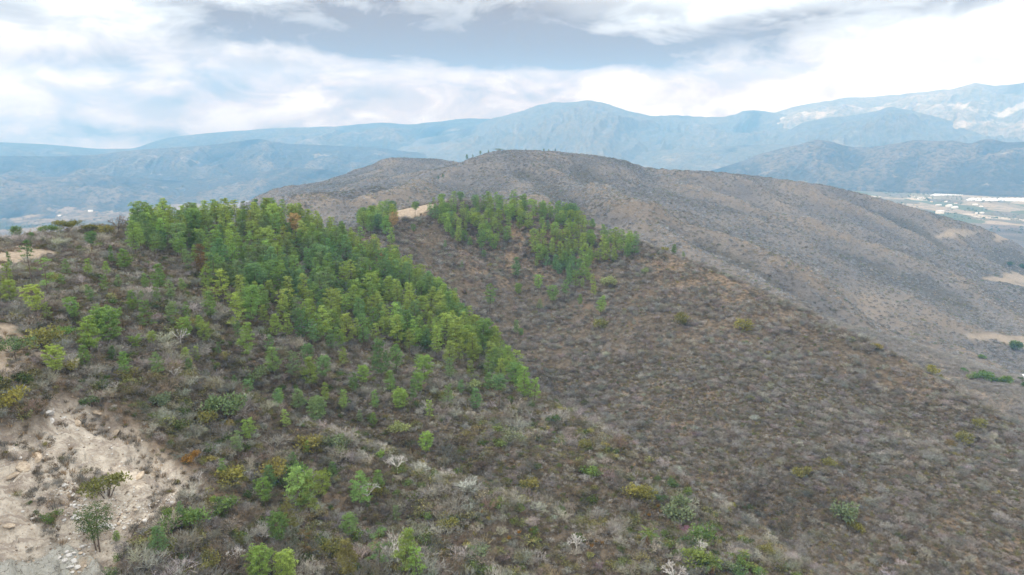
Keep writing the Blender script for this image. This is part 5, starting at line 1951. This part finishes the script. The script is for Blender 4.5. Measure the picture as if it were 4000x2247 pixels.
# ------------------------------------------------------------------ valley farms
def mat_flat(name, c, rough=0.9, spec=0.2):
    m, t, out = material(name)
    g = t.new('ShaderNodeTexCoord').outputs['Object']
    diffuse_out(t, out, t.mix(t.ss(t.noise(g, 0.8, 4, 0.6), 0.3, 0.7), tuple(np.array(c) * 0.85), c), rough, None, spec=spec)
    return m


M_wall, M_roof, M_tin, M_tile, M_plastic = mat_flat('limewash', (0.72, 0.70, 0.66)), mat_flat('white_roof', (0.66, 0.66, 0.66)), mat_flat('tin_roof', (0.62, 0.66, 0.70), 0.45, 0.5), mat_flat('clay_tile', (0.30, 0.14, 0.09)), mat_flat('plastic_sheet', (0.60, 0.61, 0.62), 0.5, 0.4)


def valley_pt(u, v):
    a, tt = ray(u, v)
    a, tt = float(a), float(tt)
    r = np.exp(np.linspace(math.log(850), math.log(9000), 900))
    zz = height(np.full((1, 900), a), r[None])[0]
    j = int(np.argmax(zz - tt * r >= 0))
    return r[j] * math.sin(a), r[j] * math.cos(a), float(zz[j])


def house(u, v, w_, d_, h_, roofm, rz, label):
    x, y, z = valley_pt(u, v)
    root = empty('house', (x, y, z), rz)
    set_props(root, label, 'house', 'farm buildings in the valley')
    b = mesh_np('house_wall', [(sx * w_ / 2, sy * d_ / 2, zz) for zz in (-1.5, h_) for sy in (-1, 1) for sx in (-1, 1)], quads=[(0, 1, 5, 4), (2, 6, 7, 3), (0, 4, 6, 2), (1, 3, 7, 5), (4, 5, 7, 6)])
    link('wall', b, root, M_wall)
    e, rg = 0.6, h_ + d_ * 0.22
    W2, D2 = w_ / 2 + e, d_ / 2 + e
    rv = [(-W2, -D2, h_ - 0.1), (W2, -D2, h_ - 0.1), (-W2, 0, rg), (W2, 0, rg), (-W2, D2, h_ - 0.1), (W2, D2, h_ - 0.1)]
    rv += [(a, b_, c_ + 0.25) for a, b_, c_ in rv]
    rm = mesh_np('house_roof', rv, quads=[(6, 7, 9, 8), (8, 9, 11, 10), (0, 2, 3, 1), (2, 4, 5, 3), (0, 1, 7, 6), (4, 10, 11, 5), (0, 6, 8, 2), (2, 8, 10, 4), (1, 3, 9, 7), (3, 5, 11, 9)])
    link('roof', rm, root, roofm)


for a in [(2387,520,26,16,7,M_roof,0.3,'white barn, left one of the big pair in the valley'), (2402,524,24,15,6,M_roof,0.2,'white barn, right one of the big pair in the valley'),
          (2361,517,26,9,4,M_roof,0.1,'long white shed left of the barn pair'), (2343,509,12,8,4,M_tile,0.5,'small tile-roofed house above the long white shed'),
          (2453,516,22,9,4,M_roof,0.0,'white shed right of the barn pair'), (2468,521,14,8,4,M_roof,0.2,'smaller white shed farthest right beside the barns'),
          (2379,509,14,8,4,M_wall,0.4,'pale house just above the barn pair'), (2404,513,12,8,4,M_tile,0.2,'tile-roofed house above the right barn'),
          (2470,537,15,9,4,M_roof,0.1,'white house below the barns'), (2456,538,10,7,4,M_roof,0.5,'little white house left of another below the barns'),
          (2364,536,16,7,4,M_roof,0.0,'low white house at the hill foot below the barns'), (2312,501,16,8,4,M_roof,0.3,'white house nearest the big hill, above the barns'),
          (2567,963,20,7,4,M_tin,0.05,'long tin-roofed shed at the right frame edge'),
          (228,533,22,14,6,M_roof,0.3,'white building in the hazy left valley'), (282,524,16,10,5,M_roof,0.1,'white house right of the building in the left valley'), (150,545,16,10,5,M_roof,0.6,'lone white house in the left valley')]:
    house(*a)


def tunnels(quad, label):
    P = [valley_pt(*q) for q in quad]
    P = [np.array(p) for p in P]
    root = empty('plastic_greenhouse', tuple(P[0]), 0)
    set_props(root, label, 'greenhouse', 'white plastic greenhouses in the valley')
    n = 14
    for i in range(n):
        a0, a1 = P[0] + (P[1] - P[0]) * i / n, P[0] + (P[1] - P[0]) * (i + 0.96) / n
        b0, b1 = P[3] + (P[2] - P[3]) * i / n, P[3] + (P[2] - P[3]) * (i + 0.96) / n
        vv, m = [], 7
        for s_, e_ in ((a0, a1), (b0, b1)):
            for k in range(m):
                f = k / (m - 1)
                vv.append(s_ + (e_ - s_) * f + UP * (0.5 + 2.4 * math.sin(math.pi * f)) - P[0])
        for s_, e_ in ((a0, a1), (b0, b1)):
            for k in range(m):
                f = k / (m - 1)
                vv.append(s_ + (e_ - s_) * f - UP * 6 - P[0])
        q = [(k, k + 1, m + k + 1, m + k) for k in range(m - 1)] + [(k, 2 * m + k, 2 * m + k + 1, k + 1) for k in range(m - 1)] + [(m + k, m + k + 1, 3 * m + k + 1, 3 * m + k) for k in range(m - 1)] + [(0, m, 3 * m, 2 * m), (m - 1, 3 * m - 1, 4 * m - 1, 2 * m - 1)]
        link('tunnel', mesh_np('tunnel', vv, quads=q), root, M_plastic)


tunnels([(2338,493),(2432,491),(2438,484),(2364,481)], 'white plastic greenhouse roofs, upper left block in the right valley')
tunnels([(2426,505),(2640,508),(2640,499),(2440,499)], 'long white plastic greenhouse block at the right frame edge')
